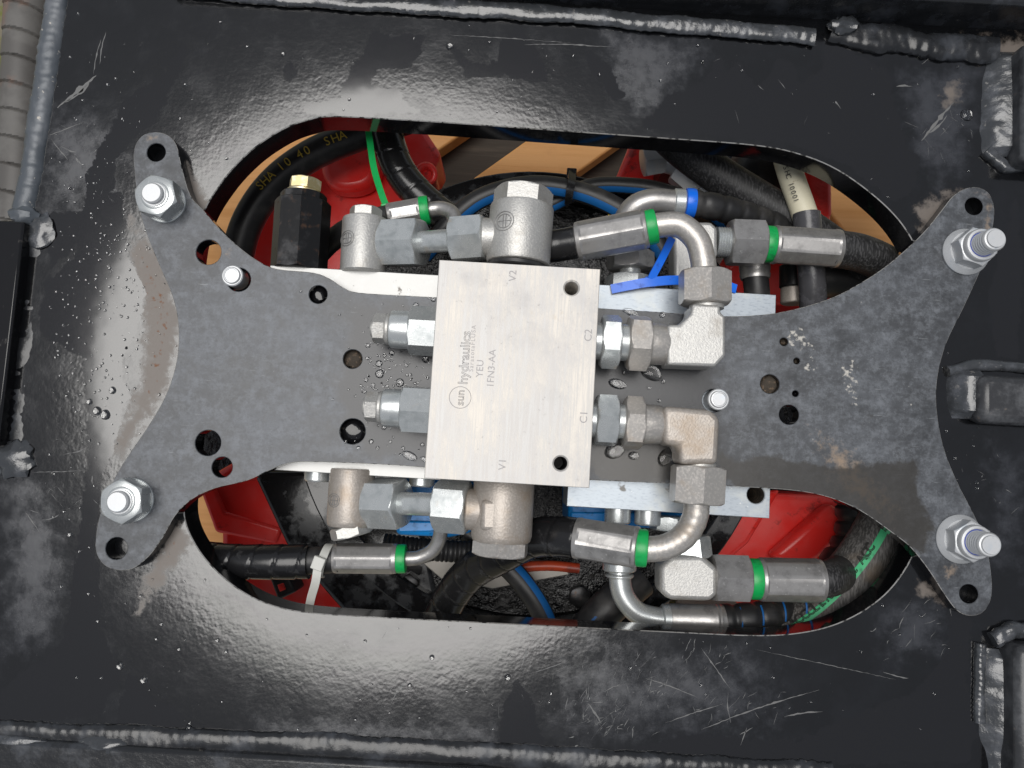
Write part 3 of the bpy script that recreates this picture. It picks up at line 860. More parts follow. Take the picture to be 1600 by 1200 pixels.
for v, f in sc:
    xs = np.array([p.x for p in v]); ys = np.array([p.y for p in v])
    if sdf(deck_o, xs, ys).min() > 1 and (-sdf(slot, xs, ys)).min() > 1.5: so_.append((v, f))
o = build('paint_scratches', *merge(*so_), 'scratch', frame); o['kind'] = 'stuff'

# ---------------------------------------------------------------- the mounting plate
TP = 9.9
plate_px = [(240, 207), (262, 212), (275, 228), (282, 258), (296, 305), (316, 328), (342, 358), (372, 386), (402, 408), (432, 421), (490, 427), (516, 437), (536, 450), (560, 458), (640, 463), (760, 470), (900, 480), (1040, 489), (1130, 495), (1213, 490), (1290, 470), (1340, 446), (1390, 413), (1440, 368), (1470, 332), (1490, 307), (1510, 295), (1530, 294), (1546, 304), (1553, 328), (1549, 362), (1534, 415), (1505, 480), (1478, 536), (1464, 590), (1463, 640), (1474, 700), (1496, 755), (1522, 806), (1540, 850), (1549, 905), (1547, 938), (1534, 957), (1514, 961), (1496, 953), (1478, 930), (1452, 890), (1425, 856), (1398, 834), (1345, 797), (1295, 776), (1245, 766), (1180, 761), (1080, 756), (900, 748), (760, 738), (620, 726), (500, 721), (455, 722), (425, 732), (385, 750), (335, 762), (298, 780), (272, 806), (254, 838), (232, 868), (208, 887), (184, 890), (162, 881), (150, 858), (153, 822), (164, 782), (186, 736), (212, 696), (240, 654), (264, 608), (278, 556), (279, 505), (270, 462), (250, 415), (228, 360), (217, 318), (211, 270), (210, 235), (221, 214)]
holes_px = [(244, 238, 16), (326, 394, 21), (497, 460, 15.5), (551, 561, 16), (551, 674, 21), (325, 692, 21), (347, 730, 17), (182, 857, 18), (1225, 534, 7.5), (1245, 564, 6), (1203, 600, 16), (1243, 615, 6), (1233, 648, 16.5), (1522, 322, 15.5), (1514, 928, 15.5), (373, 437, 20), (1115, 626, 19)]
po = [Vector((p.x, p.y, 0)) for p in smooth_px(plate_px, 0, 4)]
ho = [circle(P(x, y, 0), r * S(0), 30) for x, y, r in holes_px]
V, Fc = sheet(po, ho, 0.0, 2.6)
X = np.array([p.x for p in V]); Y = np.array([p.y for p in V])
stain = field([dict(p=[(1212, 530), (1240, 498), (1275, 520), (1275, 560), (1290, 580), (1260, 592), (1240, 585), (1255, 555), (1220, 545)], w=5),
               dict(p=[(1300, 560), (1345, 555), (1350, 640), (1325, 640), (1310, 600)], w=5),
               dict(p=[(1325, 460), (1355, 450), (1350, 485), (1330, 482)], w=5),
               dict(p=[(1412, 596), (1430, 596), (1430, 645), (1418, 645)], w=4),
               dict(p=[(1255, 680), (1290, 678), (1285, 700), (1260, 700)], w=5), dict(p=[(1328, 690), (1338, 690), (1336, 722), (1330, 722)], w=3),
               dict(p=[(1425, 485), (1445, 490), (1440, 500), (1425, 495)], w=3), dict(p=[(1140, 458), (1150, 460), (1148, 470)], w=3),
               dict(p=[(930, 470), (1000, 476), (990, 486), (935, 484)], w=4)], X, Y, 0)
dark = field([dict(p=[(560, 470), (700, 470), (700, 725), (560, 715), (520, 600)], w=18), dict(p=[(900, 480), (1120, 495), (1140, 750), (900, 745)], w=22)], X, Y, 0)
wear = field([dict(p=[(228, 205), (262, 208), (262, 216), (224, 222)], w=5), dict(p=[(345, 390), (365, 385), (362, 405), (345, 402)], w=5),
              dict(p=[(1500, 296), (1553, 300), (1550, 365), (1535, 365), (1540, 310)], w=4), dict(p=[(1470, 880), (1500, 880), (1495, 910), (1475, 905)], w=5),
              dict(p=[(1255, 660), (1330, 690), (1420, 790), (1400, 830), (1300, 775)], w=18)], X, Y, 0) * .8
wetp = field([[(1140, 715), (1200, 712), (1300, 728), (1400, 722), (1430, 715), (1434, 770), (1460, 830), (1440, 870), (1400, 840), (1340, 800), (1240, 772), (1140, 762)],
              [(925, 690), (1045, 690), (1050, 740), (1060, 757), (925, 752)], [(1120, 690), (1150, 720), (1170, 750), (1120, 755)],
              dict(p=[(1300, 648), (1366, 648), (1360, 656), (1350, 654)], w=1.5)], X, Y, 0, 5)
nv = len(V)
FF = [(q, 0) for q in Fc]
for i, lp in enumerate([po] + ho):
    k2 = len(V)
    a, b = skirt(lp, -TP, 0.0, 0.35, i == 0)
    V += a; FF += [(tuple(q + k2 for q in qq), m if i == 0 else (0 if m == 1 else 2)) for qq, m in b]
z_ = np.zeros(len(V) - nv)
plate = build('mounting_plate', V, FF, ['plate_steel', 'worn_edge', 'slot_wall'], None, smooth=30,
              attrs=dict(stain=np.r_[stain, z_], dark=np.r_[dark, z_], wear=np.r_[wear, z_], wet=np.r_[wetp, z_]))
tag(plate, 'dark grey flat steel plate with four flared ears bolted across the slot', 'plate')
o = build('plate_underside', *sheet(po, ho, -TP, 12), 'plate_steel', plate)
# mud plugs in some holes
for x, y, r, m in ((1203, 600, 15.5, 'grime'), (551, 674, 20.5, 'slot_wall'), (551, 561, 15.5, 'grime'), (497, 460, 15, 'slot_wall'), (1225, 534, 7, 'grime'), (1245, 564, 5.6, 'grime'), (1243, 615, 5.6, 'slot_wall')):
    c = P(x, y, -7)
    build('hole_plug', *lump(c, r * S(0), r * S(0), 2.5, .3, x), m, plate)

# ---------------------------------------------------------------- fasteners on the plate
def thread_prof(t0, t1, r, pitch=1.8, depth=.8):
    pr = []; t = t0
    while t + pitch < t1:
        pr += [(t, r - depth), (t + pitch * .4, r), (t + pitch * .6, r)]; t += pitch
    pr += [(t1 - .2, r - depth), (t1, r - depth - .8)]
    return pr
UP = Vector((0, 0, 1))
def stud_fastener(px, py, label, flanged, rot):
    b = P(px, py, 0.02)
    t = thing('hex_nut_fastener', label, 'nut', b, 'nuts holding the ears of the plate')
    if not flanged:
        build('washer', *turned(b, b + UP, [(0, 12.4), (1.6, 12.4), (2.0, 12.0), (2.0, 5)], 48), 'zinc', t)
        nt_ = build('nut', *polyprism(b + UP * 2.02, b + UP * 14, 11.2, rot=rot), 'zinc', t)
        build('stud', *turned(b, b + UP, [(2, 6.8), (15.4, 6.8), (15.5, 6.0), (17.4, 6.0), (18.4, 5.2), (18.4, 0.1)], 36), 'zinc_bright', t)
        build('nut_bore', *turned(b + UP * 14.02, b + UP * 20, [(0, 8.2), (.3, 7.8), (.5, 6.2)], 36), 'zinc', nt_)
    else:
        build('flange', *turned(b, b + UP, [(0, 13.6), (1.2, 13.8), (2.2, 13.2), (4.6, 11.2), (4.6, 4)], 48), 'zinc_bright', t)
        nt_ = build('nut', *polyprism(b + UP * 3.2, b + UP * 13.5, 10.0, rot=rot), 'zinc_bright', t)
        build('nut_collar', *turned(b + UP * 13, b + UP * 20, [(0, 9.4), (3.4, 9.4), (4.3, 8.8), (4.5, 7.6), (3.9, 7.0)], 40), 'zinc_bright', nt_)
        build('nylon_insert', *turned(b + UP * 15, b + UP * 20, [(0, 7.4), (1.8, 7.4), (2.1, 6.6), (2.1, 5)], 36), 'blue_nylon', nt_)
        build('stud', *turned(b, b + UP, [(3, 6.6)] + thread_prof(14, 28.5, 6.6, 2.0, .75) + [(29.4, 4.8), (29.4, .1)], 36), 'zinc_bright', t)
    return t
stud_fastener(259, 317, 'zinc hex nut with washer on the ear beside the wooden crescent and rounded slot corner', False, .3)
stud_fastener(208, 781, 'zinc hex nut on the ear next to the spiral wrapped hose', False, .1)
stud_fastener(1508, 394, 'flanged locknut with long threaded stud on the ear near the cream cable', True, .25)
stud_fastener(1499, 842, 'flanged locknut with long threaded stud on the ear nearer the green-striped hose', True, .05)
for px, py, lab in ((373, 437, 'small round zinc stud end in the plate beside the bright bar'), (1115, 626, 'small round zinc stud end in the plate beside the lower elbow')):
    b = P(px, py, -TP)
    t = thing('stud_end', lab, 'stud', b, 'small studs in the plate')
    build('collar', *turned(b, b + UP, [(0, 6.2), (10.4, 6.2), (11.0, 5.6), (11.0, 3)], 36), 'zinc_bright', t)
    build('tip', *turned(b, b + UP, [(10, 5.0), (11.8, 5.0), (12.4, 4.5), (12.5, 3.8), (12.3, 3.6), (12.3, .1)], 36), 'zinc_bright', t)

# ---------------------------------------------------------------- zinc manifold bars under the plate
zb = -10.1
def bar(name, label, x0, x1, y0, y1, h, holes=()):
    a = [P(x0, (y0 + y1) / 2, zb).x, P(x1, (y0 + y1) / 2, zb).x]
    xm = (x0 + x1) / 2
    t = thing(name, label, 'bar', ((a[0] + a[1]) / 2, P(xm, (y0 + y1) / 2, zb).y, zb - h))
    y_0, y_1 = P(xm, y1, zb).y, P(xm, y0, zb).y
    oc = [Vector((a[0], y_0, 0)), Vector((a[1], y_0, 0)), Vector((a[1], y_1, 0)), Vector((a[0], y_1, 0))]
    hl = [circle(P(*h_, zb), 5.6, 28) for h_ in holes]
    V, Fc = sheet(oc, hl, zb, 14)
    FF = [(q, 0) for q in Fc]
    for i, lp in enumerate([oc] + hl):
        k2 = len(V); A_, B_ = skirt(lp, zb - h, zb, .5, i == 0); V += A_
        FF += [(tuple(j + k2 for j in q), 0 if i == 0 or m == 1 else 1) for q, m in B_]
    k2 = len(V); V += [Vector((p.x, p.y, zb - h)) for p in oc]; FF.append(((k2, k2 + 1, k2 + 2, k2 + 3), 1 if holes else 0))
    build('body', V, FF, ['bar_blue' if holes else 'bar_white', 'grime'], t, smooth=25)
    return t
ba = bar('manifold_bar', 'bright white zinc bar under the plate beside the black cartridge', 408, 735, 424, 742, 32)
bb_ = bar('manifold_bar', 'pale bluish zinc bar under the plate behind the two elbows', 895, 1207, 452, 800, 34, [(1181, 773)])
for t, px, py in ((ba, 497, 738), (ba, 660, 746), (bb_, 965, 803), (bb_, 1012, 806)):
    q = P(px, py, zb - 18)
    build('bar_plug', *turned(q + Vector((0, 6, 0)), q + Vector((0, -10, 0)), [(0, 8), (10.5, 8), (11.5, 7.2), (11.5, .1)], 32), 'zinc', t)

# ---------------------------------------------------------------- aluminium valve block
ZB = 42.0
cs = [P(687, 407, ZB), P(937, 421, ZB), P(920, 760, ZB), P(664, 748, ZB)]
bx0 = (cs[0].x + cs[3].x) / 2; bx1 = (cs[1].x + cs[2].x) / 2; by1 = (cs[0].y + cs[1].y) / 2; by0 = (cs[2].y + cs[3].y) / 2
blk = thing('valve_block', 'square brushed aluminium valve block with engraved port marks', 'valve block', ((bx0 + bx1) / 2, (by0 + by1) / 2, 0.03))
outer = [Vector((bx0, by0, 0)), Vector((bx1, by0, 0)), Vector((bx1, by1, 0)), Vector((bx0, by1, 0))]
bh = [(P(893, 450, ZB), 13.5), (P(876, 724, ZB), 13.0)]
hl = [circle(c, r * S(ZB), 36) for c, r in bh]
V, Fc = sheet(outer, hl, ZB, 12)
FF = [(q, 0) for q in Fc]
k2 = len(V); a, b = skirt(outer, 0.03, ZB, .45, True); V += a; FF += [(tuple(i + k2 for i in q), 0) for q, m in b]
for i, lp in enumerate(hl):
    k2 = len(V); a, b = skirt(lp, 3.0, ZB, .8, False); V += a; FF += [(tuple(i + k2 for i in q), 0 if m == 1 or i == 0 else 1) for q, m in b]
    k2 = len(V); n = len(lp)
    V += [Vector((p.x, p.y, 3.2)) for p in offset_loop(lp, .8)]; FF.append((tuple(range(k2, k2 + n)), 1))
build('body', V, FF, ['aluminium', 'rubber'], blk, smooth=25)  # rubber's black in the bores paints in the shade of a deep hole
e = .02
def mark(name, body, px, py, size, **k):
    build(name, *text_on_plane(body, P(px, py, ZB + e), Vector((0, 1, 0)), Vector((-1, 0, 0)), size, **k), 'engraving', blk)
mark('port_mark', 'V2', 806, 440, 5.6)
mark('port_mark', 'V1', 790, 735, 5.6)
mark('port_mark', 'C2', 924, 534, 5.6)
mark('port_mark', 'C1', 917, 662, 5.6)
mark('lettering', 'YEU', 754, 590, 5.2)
mark('lettering', '1FN3-AA', 771, 606, 5.2)
mark('lettering', 'SarasotaFLUSA', 739, 581, 3.3, space=1.22)
mark('maker_name', 'hydraulics', 730, 601, 7.2, outline=0.11, space=0.98)
mark('maker_name', 'sun', 724, 634, 6.0, outline=0.11)
build('maker_ring', *torus(P(719, 621, ZB), 17 * S(ZB), 0.16, UP, 48, 6), 'engraving', blk)

# ---------------------------------------------------------------- fitting builders
def hexpart(name, a, b, w, z, m, t, vertex=True, z2=None, rot=0):
    A, B = P(*a, z), P(*b, z if z2 is None else z2)
    apo = w / 2 * S(z) * (1 if vertex else math.cos(math.pi / 6))
    return build(name, *polyprism(A, B, apo, 6, vertex, rot=rot), m, t)
def cyl(name, a, b, w, z, m, t, prof=None, z2=None, ch=.8, n=40):
    A, B = P(*a, z), P(*b, z if z2 is None else z2)
    L = (B - A).length; r = w / 2 * S(z)
    if prof is None: pr = [(0, r - ch), (ch, r), (L - ch, r), (L, r - ch)]
    else: pr = [(q * L, k * r) for q, k in prof]
    return build(name, *turned(A, B, pr, n), m, t)
def ferrule(name, a, b, w, z, t, z2=None, m='crimp_steel', sides=8):
    A, B = P(*a, z), P(*b, z if z2 is None else z2)
    r = w / 2 * S(z)
    d, u, w_ = frame_of(B - A); L = (B - A).length
    rings = []
    n = sides * 8; sec = 2 * math.pi / sides
    for tt, k, flat in ((0, .86, 0), (.6, .96, 0), (2.2, 1.0, 0), (3.4, 1.0, 1), (L - 4.2, 1.0, 1), (L - 3.0, 1.0, 0), (L - .8, .97, 0), (L, .84, 0)):
        ring = []
        for j in range(n):
            x = 2 * math.pi * j / n
            y = ((x + .2) % sec) - sec / 2
            rr = r * k
            if flat:
                rr = min(r * 1.0, r * .935 / math.cos(y))
            ring.append(A + d * tt + (u * math.cos(x) + w_ * math.sin(x)) * rr)
        rings.append(ring)
    return build(name, *loft(rings), m, t, smooth=14)
def ringpart(name, a, b, w, z, m, t, z2=None):
    return cyl(name, a, b, w, z, m, t, [(0, .82), (.05, .97), (.25, 1), (.75, 1), (.95, .97), (1, .82)], z2)
def pipe(name, pts, w, z, m, t, n=28, per=10, rfun=None):
    path = catmull(pz(pts, z), per)
    zz = pts[0][2] if len(pts[0]) > 2 else z
    return build(name, *tube(path, w / 2 * S(zz), n, rfun), m, t)
def wrapped(name, pts, w, z, m, t, pitch=11.0, depth=.07, n=32):
    path = resample(catmull(pz(pts, z), 10), .8)
    def rf(s, a, r):
        q = (s / pitch + a / (2 * math.pi)) % 1.0
        return r * (1 - depth * (1 if q < .06 else .12 * (1 - q)) + depth * .4 * q)
    zz = pts[0][2] if len(pts[0]) > 2 else z
    return build(name, *tube(path, w / 2 * S(zz), n, rf), m, t, smooth=50)
def ribbed(name, pts, w, z, m, t, pitch=9.0, depth=.10, n=32):
    path = resample(catmull(pz(pts, z), 10), .9)
    def rf(s, a, r): return r * (1 - depth * (0.5 - 0.5 * math.cos(2 * math.pi * s / pitch)) ** 4)
    zz = pts[0][2] if len(pts[0]) > 2 else z
    return build(name, *tube(path, w / 2 * S(zz), n, rf), m, t, smooth=60)
def stripe(name, pts, w, z, r_px, ang, m, t, wide=.5):
    """strip lying on a hose surface; ang turns it round the hose"""
    path = resample(catmull(pz(pts, z), 10), 2.0)
    T, U = frames(path)
    zz = pts[0][2] if len(pts[0]) > 2 else z
    r = r_px / 2 * S(zz)
    rings = []
    for i, p in enumerate(path):
        up = Vector((0, 0, 1)); up = (up - T[i] * up.dot(T[i])).normalized(); w_ = T[i].cross(up)
        ring = []
        for k, (da, dr) in enumerate(((-1, .0), (-.5, .0), (0, .0), (.5, .0), (1, .0), (1, -.6), (0, -.6), (-1, -.6))):
            a = ang + da * wide
            ring.append(p + (up * math.cos(a) + w_ * math.sin(a)) * (r + .15 + dr))
        rings.append(ring)
    o = build(name, *loft(rings), m, t, smooth=50)
    return path, T
def zip_head(c, d, w, m, t):
    dd, u, v = frame_of(d)
    V = []
    for sx in (-1, 1):
        for sy in (-1, 1):
            for sz in (-1, 1):
                V.append(c + dd * w * .65 * sx + v * w * .6 * sy + UP * w * .4 * sz)
    return build('head', V, [(0, 1, 3, 2), (4, 6, 7, 5), (0, 4, 5, 1), (2, 3, 7, 6), (0, 2, 6, 4), (1, 5, 7, 3)], m, t, bev=.5)
def L3(p, z): return P(p[0], p[1], z)

# ---- relief cartridges on the left side of the block
for yy, x0, lab, wob in ((516, 690, 'zinc adjuster cartridge with stained hex, screwed into the block level with the long port elbow', 0), (639, 672, 'clean zinc adjuster cartridge screwed into the block level with the lower elbow', 0)):
    zc = 19.0
    dx = -12 if yy > 600 else 0
    t = thing('adjuster_cartridge', lab, 'cartridge', P(x0 - 40, yy, 0), 'adjusters on the valve block')
    s = -.058
    def q(x): return (x, yy + (x - 640) * .058)
    rt = math.pi / 6 * .55 if yy < 600 else -math.pi / 6 * .25
    hexpart('hex_body', q(x0 + 14), q(640 + dx), 68, zc, 'zinc', t, True, rot=rt)
    cyl('sleeve', q(642 + dx), q(610 + dx), 60, zc, 'zinc', t, [(0, 1), (.85, 1), (.95, .97), (1, .88)])
    cyl('washer', q(611 + dx), q(603 + dx), 50, zc, 'cast_zinc', t)
    cn = hexpart('cap_nut', q(604 + dx), q(584 + dx), 42, zc, 'cast_zinc', t, True, rot=.25)
    cyl('cap_end', q(585 + dx), q(580 + dx), 30, zc, 'cast_zinc', cn)

# ---- elbows on the right side
def elbow_body(name, pts, z, h, t, m):
    return build(name, *prism(ppx(pts, z + h), z - h, z + h), m, t, bev=3.2, seg=3)
zc = 20.0
e2 = thing('elbow_fitting', 'grainy grey elbow fitting with stained nut on the block near the blue cable tie', 'elbow fitting', P(1040, 535, 0), 'elbows on the valve block')
hexpart('adapter_hex', (938, 533), (968, 535), 76, zc, 'zinc', e2, True, rot=.42)
cyl('adapter_stem', (915, 532), (985, 536), 58, zc, 'zinc', e2)
hexpart('union_nut', (980, 535), (1014, 537), 80, zc, 'warm_steel', e2, True, rot=.32)
cyl('nut_skirt', (1012, 537), (1042, 539), 66, zc, 'warm_steel', e2, [(0, 1.05), (.3, 1), (.9, .98), (1, .92)])
elbow_body('body', [(1043, 507), (1062, 507), (1080, 490), (1082, 474), (1126, 476), (1126, 488), (1134, 494), (1134, 556), (1118, 573), (1043, 570)], zc, 10.5, e2, 'cast_zinc')
cyl('neck', (1104, 484), (1103, 462), 54, zc, 'cast_zinc', e2, [(0, 1), (.3, 1), (.35, .92), (.6, .92), (.65, .98), (1, .98)])
h2 = thing('hydraulic_hose', 'hydraulic hose with green ring, from the stained elbow running behind the block', 'hose', P(1000, 370, -20), 'hoses with green rings')
hexpart('tube_nut', (1101, 476), (1101, 424), 74, zc, 'warm_steel', h2, True, rot=.0)
pipe('bent_tube', [(1101, 440, zc), (1098, 405, zc), (1088, 374, zc - 1), (1062, 352, zc - 3), (1030, 352, zc - 5), (1000, 358, zc - 7)], 40, zc, 'warm_steel', h2)
ringpart('green_ring', (1026, 353), (1007, 357), 56, zc - 6, 'green_plastic', h2, z2=zc - 7)
ferrule('ferrule', (1012, 357), (900, 378), 64, zc - 7, h2, z2=zc - 16)
pipe('hose', [(908, 377, zc - 15), (880, 382, zc - 18), (845, 387, zc - 22), (800, 390, zc - 34), (740, 380, zc - 50)], 52, zc, 'wrap_plastic', h2)

e1 = thing('elbow_fitting', 'smooth bronze-tinted elbow fitting on the block beside the small stud', 'elbow fitting', P(1040, 665, 0), 'elbows on the valve block')
hexpart('adapter_hex', (930, 656), (964, 658), 74, zc, 'zinc', e1, True, rot=-.12)
cyl('adapter_stem', (905, 655), (980, 659), 54, zc, 'zinc', e1)
hexpart('union_nut', (974, 660), (1004, 662), 74, zc, 'warm_steel', e1, True, rot=-.28)
cyl('nut_skirt', (1002, 662), (1034, 664), 62, zc, 'warm_steel', e1, [(0, 1.05), (.3, 1), (.9, .98), (1, .92)])
elbow_body('body', [(1037, 634), (1112, 640), (1126, 654), (1122, 726), (1062, 726), (1062, 698), (1037, 694)], zc, 11.5, e1, 'bronze_cast')
h1 = thing('hydraulic_hose', 'hydraulic hose with green ring, from the bronze-tinted elbow curving down behind the slot edge', 'hose', P(960, 850, -40), 'hoses with green rings')
cyl('neck', (1092, 722), (1091, 740), 54, zc, 'cast_zinc', h1)
hexpart('tube_nut', (1091, 728), (1088, 787), 76, zc, 'warm_steel', h1, True, rot=.0)
pipe('bent_tube', [(1089, 775, zc), (1086, 808, zc - 1), (1070, 836, zc - 3), (1044, 853, zc - 5), (1015, 858, zc - 7), (985, 856, zc - 9)], 40, zc, 'warm_steel', h1,
     rfun=lambda s, a, r: r * (1 + .012 * math.sin(s * 4.2)))
ringpart('green_ring', (1012, 857), (992, 855), 58, zc - 8, 'green_plastic', h1, z2=zc - 9)
ferrule('ferrule', (998, 856), (898, 840), 66, zc - 9, h1, z2=zc - 20)
wrapped('hose', [(906, 841, zc - 19), (870, 838, zc - 26), (830, 842, zc - 38), (780, 868, zc - 58), (735, 895, zc - 78), (700, 940, zc - 92), (676, 1000, zc - 98)], 62, zc, 'wrap_plastic', h1, 14, .05)

# ---- banjo pair V2 (top) : big tee into the block, tube, small tee into the bar
def maker_mark(c_px, r_px, axis_px, R_px, z, t):
    """raised maker emblem wrapped on a turned body whose axis runs along y"""
    c = P(*c_px, z); sc = S(z)
    lines = []
    Rm = R_px * sc
    def on(x, y): return Vector((c.x + x, c.y + y, z + math.sqrt(max(Rm * Rm - (c.x + x - P(*axis_px, z).x) ** 2, 0)) + .05))
    for rr in (r_px * sc, r_px * sc * .72):
        lines.append(tube([on(rr * math.cos(a), rr * math.sin(a)) for a in [2 * math.pi * i / 32 for i in range(33)]], .22, 6))
    k = r_px * sc * .72
    lines.append(tube([on(-k * .15, -k), on(-k * .15, 0), on(-k * .15, k)], .22, 6))
    lines.append(tube([on(k * .25, -k * .9), on(k * .25, 0), on(k * .25, k * .9)], .22, 6))
    lines.append(tube([on(-k, 0), on(-k * .5, 0), on(k * .9, 0)], .22, 6))
    return build('maker_mark', *merge(*lines), 'crimp_steel', t)
z1, z2 = 8.0, -17.0
v2 = thing('banjo_fitting', 'large cast zinc banjo fitting screwed into the block by the V2 mark', 'banjo fitting', P(812, 380, z1 - 20), 'cast banjo fittings')
bd = cyl('body', (809, 414), (816, 322), 102, z1, 'cast_zinc', v2, [(0, .9), (.02, .97), (.06, 1), (.95, 1), (.985, .97), (1, .9)], n=56)
hexpart('hex_plug', (816, 326), (819, 296), 82, z1, 'cast_zinc', v2, True, rot=.5)
cyl('port_boss', (780, 372), (752, 371), 62, z1, 'cast_zinc', v2)
cyl('seal', (808, 422), (809, 413), 96, z1, 'rubber', v2)
maker_mark((788, 358), 15, (812, 370), 51, z1, bd)
s2 = thing('banjo_fitting', 'small cast zinc banjo fitting standing on the bright bar beside the black cartridge', 'banjo fitting', P(568, 400, z2 - 16), 'cast banjo fittings')
bd = cyl('body', (567, 428), (571, 342), 72, z2, 'cast_zinc', s2, [(0, .94), (.03, 1), (.95, 1), (.985, .97), (1, .9)], n=48)
hexpart('hex_plug', (571, 346), (572, 326), 52, z2, 'cast_zinc', s2, False)
cyl('port_boss', (585, 382), (615, 382), 54, z2, 'cast_zinc', s2)
maker_mark((548, 380), 12, (568, 380), 36, z2, bd)
l2 = thing('link_tube', 'short zinc link tube between the two banjo fittings near the green cable tie', 'tube', P(660, 380, z2), 'zinc link tubes')
hexpart('union_nut', (602, 381), (660, 379), 70, z2, 'zinc', l2, True, z2=z2 + 8, rot=.15)
cyl('tube', (640, 380), (725, 374), 35, z2 + 6, 'zinc', l2, z2=z1)
hexpart('union_nut', (706, 375), (758, 371), 66, z1 - 4, 'zinc', l2, True, z2=z1, rot=.1)

# ---- banjo pair V1 (bottom)
v1 = thing('banjo_fitting', 'large bronze-tinted banjo fitting screwed into the block by the V1 mark', 'banjo fitting', P(785, 800, z1 - 20), 'cast banjo fittings')
cyl('body', (788, 745), (783, 846), 94, z1, 'bronze_cast', v1, [(0, .96), (.03, 1), (.9, 1), (.98, .95), (1, .9)], n=56)
build('square_flat', *prism(ppx([(752, 780), (806, 782), (804, 832), (750, 830)], z1 + 16), z1, z1 + 16.4), 'bronze_cast', v1, bev=2.5)
hexpart('hex_plug', (783, 842), (781, 868), 80, z1, 'warm_steel', v1, True, rot=.12)
cyl('port_boss', (760, 797), (728, 795), 64, z1, 'bronze_cast', v1)
s1 = thing('banjo_fitting', 'small bronze-tinted banjo fitting on the underside of the bright bar', 'banjo fitting', P(545, 780, z2 - 16), 'cast banjo fittings')
bd = cyl('body', (551, 732), (546, 822), 70, z2, 'bronze_cast', s1, [(0, .96), (.03, 1), (.9, 1), (.98, .95), (1, .9)], n=48)
hexpart('hex_plug', (547, 820), (551, 838), 66, z2, 'cast_zinc', s1, False)
cyl('port_boss', (560, 784), (592, 785), 52, z2, 'bronze_cast', s1)
maker_mark((528, 780), 10, (548, 780), 35, z2, bd)
l1 = thing('link_tube', 'short zinc link tube between the two bronze-tinted banjo fittings', 'tube', P(660, 785, z2), 'zinc link tubes')
hexpart('union_nut', (580, 785), (630, 787), 70, z2, 'zinc', l1, True, z2=z2 + 8, rot=.2)
cyl('tube', (610, 786), (700, 789), 35, z2 + 6, 'zinc', l1, z2=z1)
hexpart('union_nut', (682, 789), (733, 793), 72, z1 - 4, 'zinc', l1, True, z2=z1, rot=.35)

# ---- black hex cartridge
bc = thing('black_cartridge', 'black octagonal valve cartridge with brass hex cap standing on the bright bar', 'cartridge', P(470, 400, z2 - 20))
A, B = P(467, 424, z2 - 4), P(474, 316, z2 - 4)
build('body', *polyprism(A, B, 41 * S(z2), 8, True, rot=.2), 'black_oxide', bc)
A, B = P(474, 318, z2 - 4), P(475, 304, z2 - 4)
build('shoulder', *polyprism(A, B, 34 * S(z2), 8, True, rot=.2), 'black_oxide', bc)
cyl('washer', (475, 306), (476, 298), 54, z2 - 4, 'brass', bc)
hexpart('hex_cap', (476, 300), (478, 281), 46, z2 - 4, 'brass', bc, True, rot=.4)

# ---------------------------------------------------------------- hoses in the upper opening
t = thing('printed_hose', 'thick black hose with yellow print along the rounded slot corner', 'hose', P(400, 280, -110))
pts = [(366, 480), (370, 410), (388, 345), (428, 287), (486, 243), (556, 213), (650, 180)]
hz = pipe('sleeve', pts, 50, -84, 'rubber', t)
path = resample(catmull(pz([(402, 290), (442, 254), (490, 226), (548, 203)], -84 + 12), 10), .8)
path = [p + Vector((2, -4, 0)) for p in path]
build('yellow_print', *text_on_path('SHA 10 40  SHA', path, 8.2, lambda i: Vector((.25, -.35, 1))), 'yellow_print', hz)
t = thing('spiral_wrapped_hose', 'black spiral wrapped hose bending behind the green cable tie', 'hose', P(640, 270, -100))
wrapped('wrap', [(590, 150), (603, 205), (622, 262), (655, 305), (705, 345), (770, 370)], 52, -80, 'wrap_plastic', t, 15, .05)
t = thing('hydraulic_hose', 'slim hydraulic hose end with green ring behind the small banjo fitting', 'hose', P(640, 330, -60), 'hoses with green rings')
ferrule('ferrule', (606, 338), (662, 328), 42, -34, t)
ringpart('green_ring', (656, 330), (671, 328), 46, -34, 'green_plastic', t)
pipe('bent_tube', [(666, 329, -34), (688, 326, -33), (706, 333, -30), (712, 352, -26), (712, 372, -22)], 24, -34, 'crimp_steel', t)
pipe('hose', [(610, 337, -35), (560, 350, -42), (520, 375, -52), (490, 405, -58)], 36, -36, 'rubber', t)
def cable_tie(label, pts, z, w, m, head, hd, hw, thick=1.3):
    t = thing('cable_tie', label, 'cable tie', P(pts[0][0], pts[0][1], z))
    path = catmull(pz(pts, z), 8)
    build('strap', *band(path, w, thick, lambda i: Vector((.2, .1, 1))), m, t)
    if head: zip_head(P(*head, pts[-1][2] if len(pts[-1]) > 2 else z), hd, hw, m, t)
    return t
cable_tie('green cable tie hanging down to the small banjo fitting', [(572, 175, -52), (577, 215, -50), (584, 262, -46), (595, 300, -42), (604, 324, -40)], -46, 4.2, 'green_plastic', (604, 326), Vector((.3, -1, 0)), 5.0)
t = thing('blue_striped_hose', 'black hose with blue stripe and yellow print arching behind the large zinc banjo fitting', 'hose', P(830, 300, -110), 'hoses with blue stripes')
pts = [(660, 400), (712, 340), (760, 306), (830, 290), (900, 298), (960, 322), (1010, 358), (1040, 400)]
hz = pipe('hose', pts, 32, -74, 'rubber', t)
stripe('blue_stripe', pts, 0, -74, 32, .85, 'blue_stripe', hz, .42)
path = resample(catmull(pz([(885, 305), (930, 318), (965, 338), (1000, 365)], -74 + 7), 10), .5)
path = [p + Vector((-2.0, -1.6, 0)) for p in path]
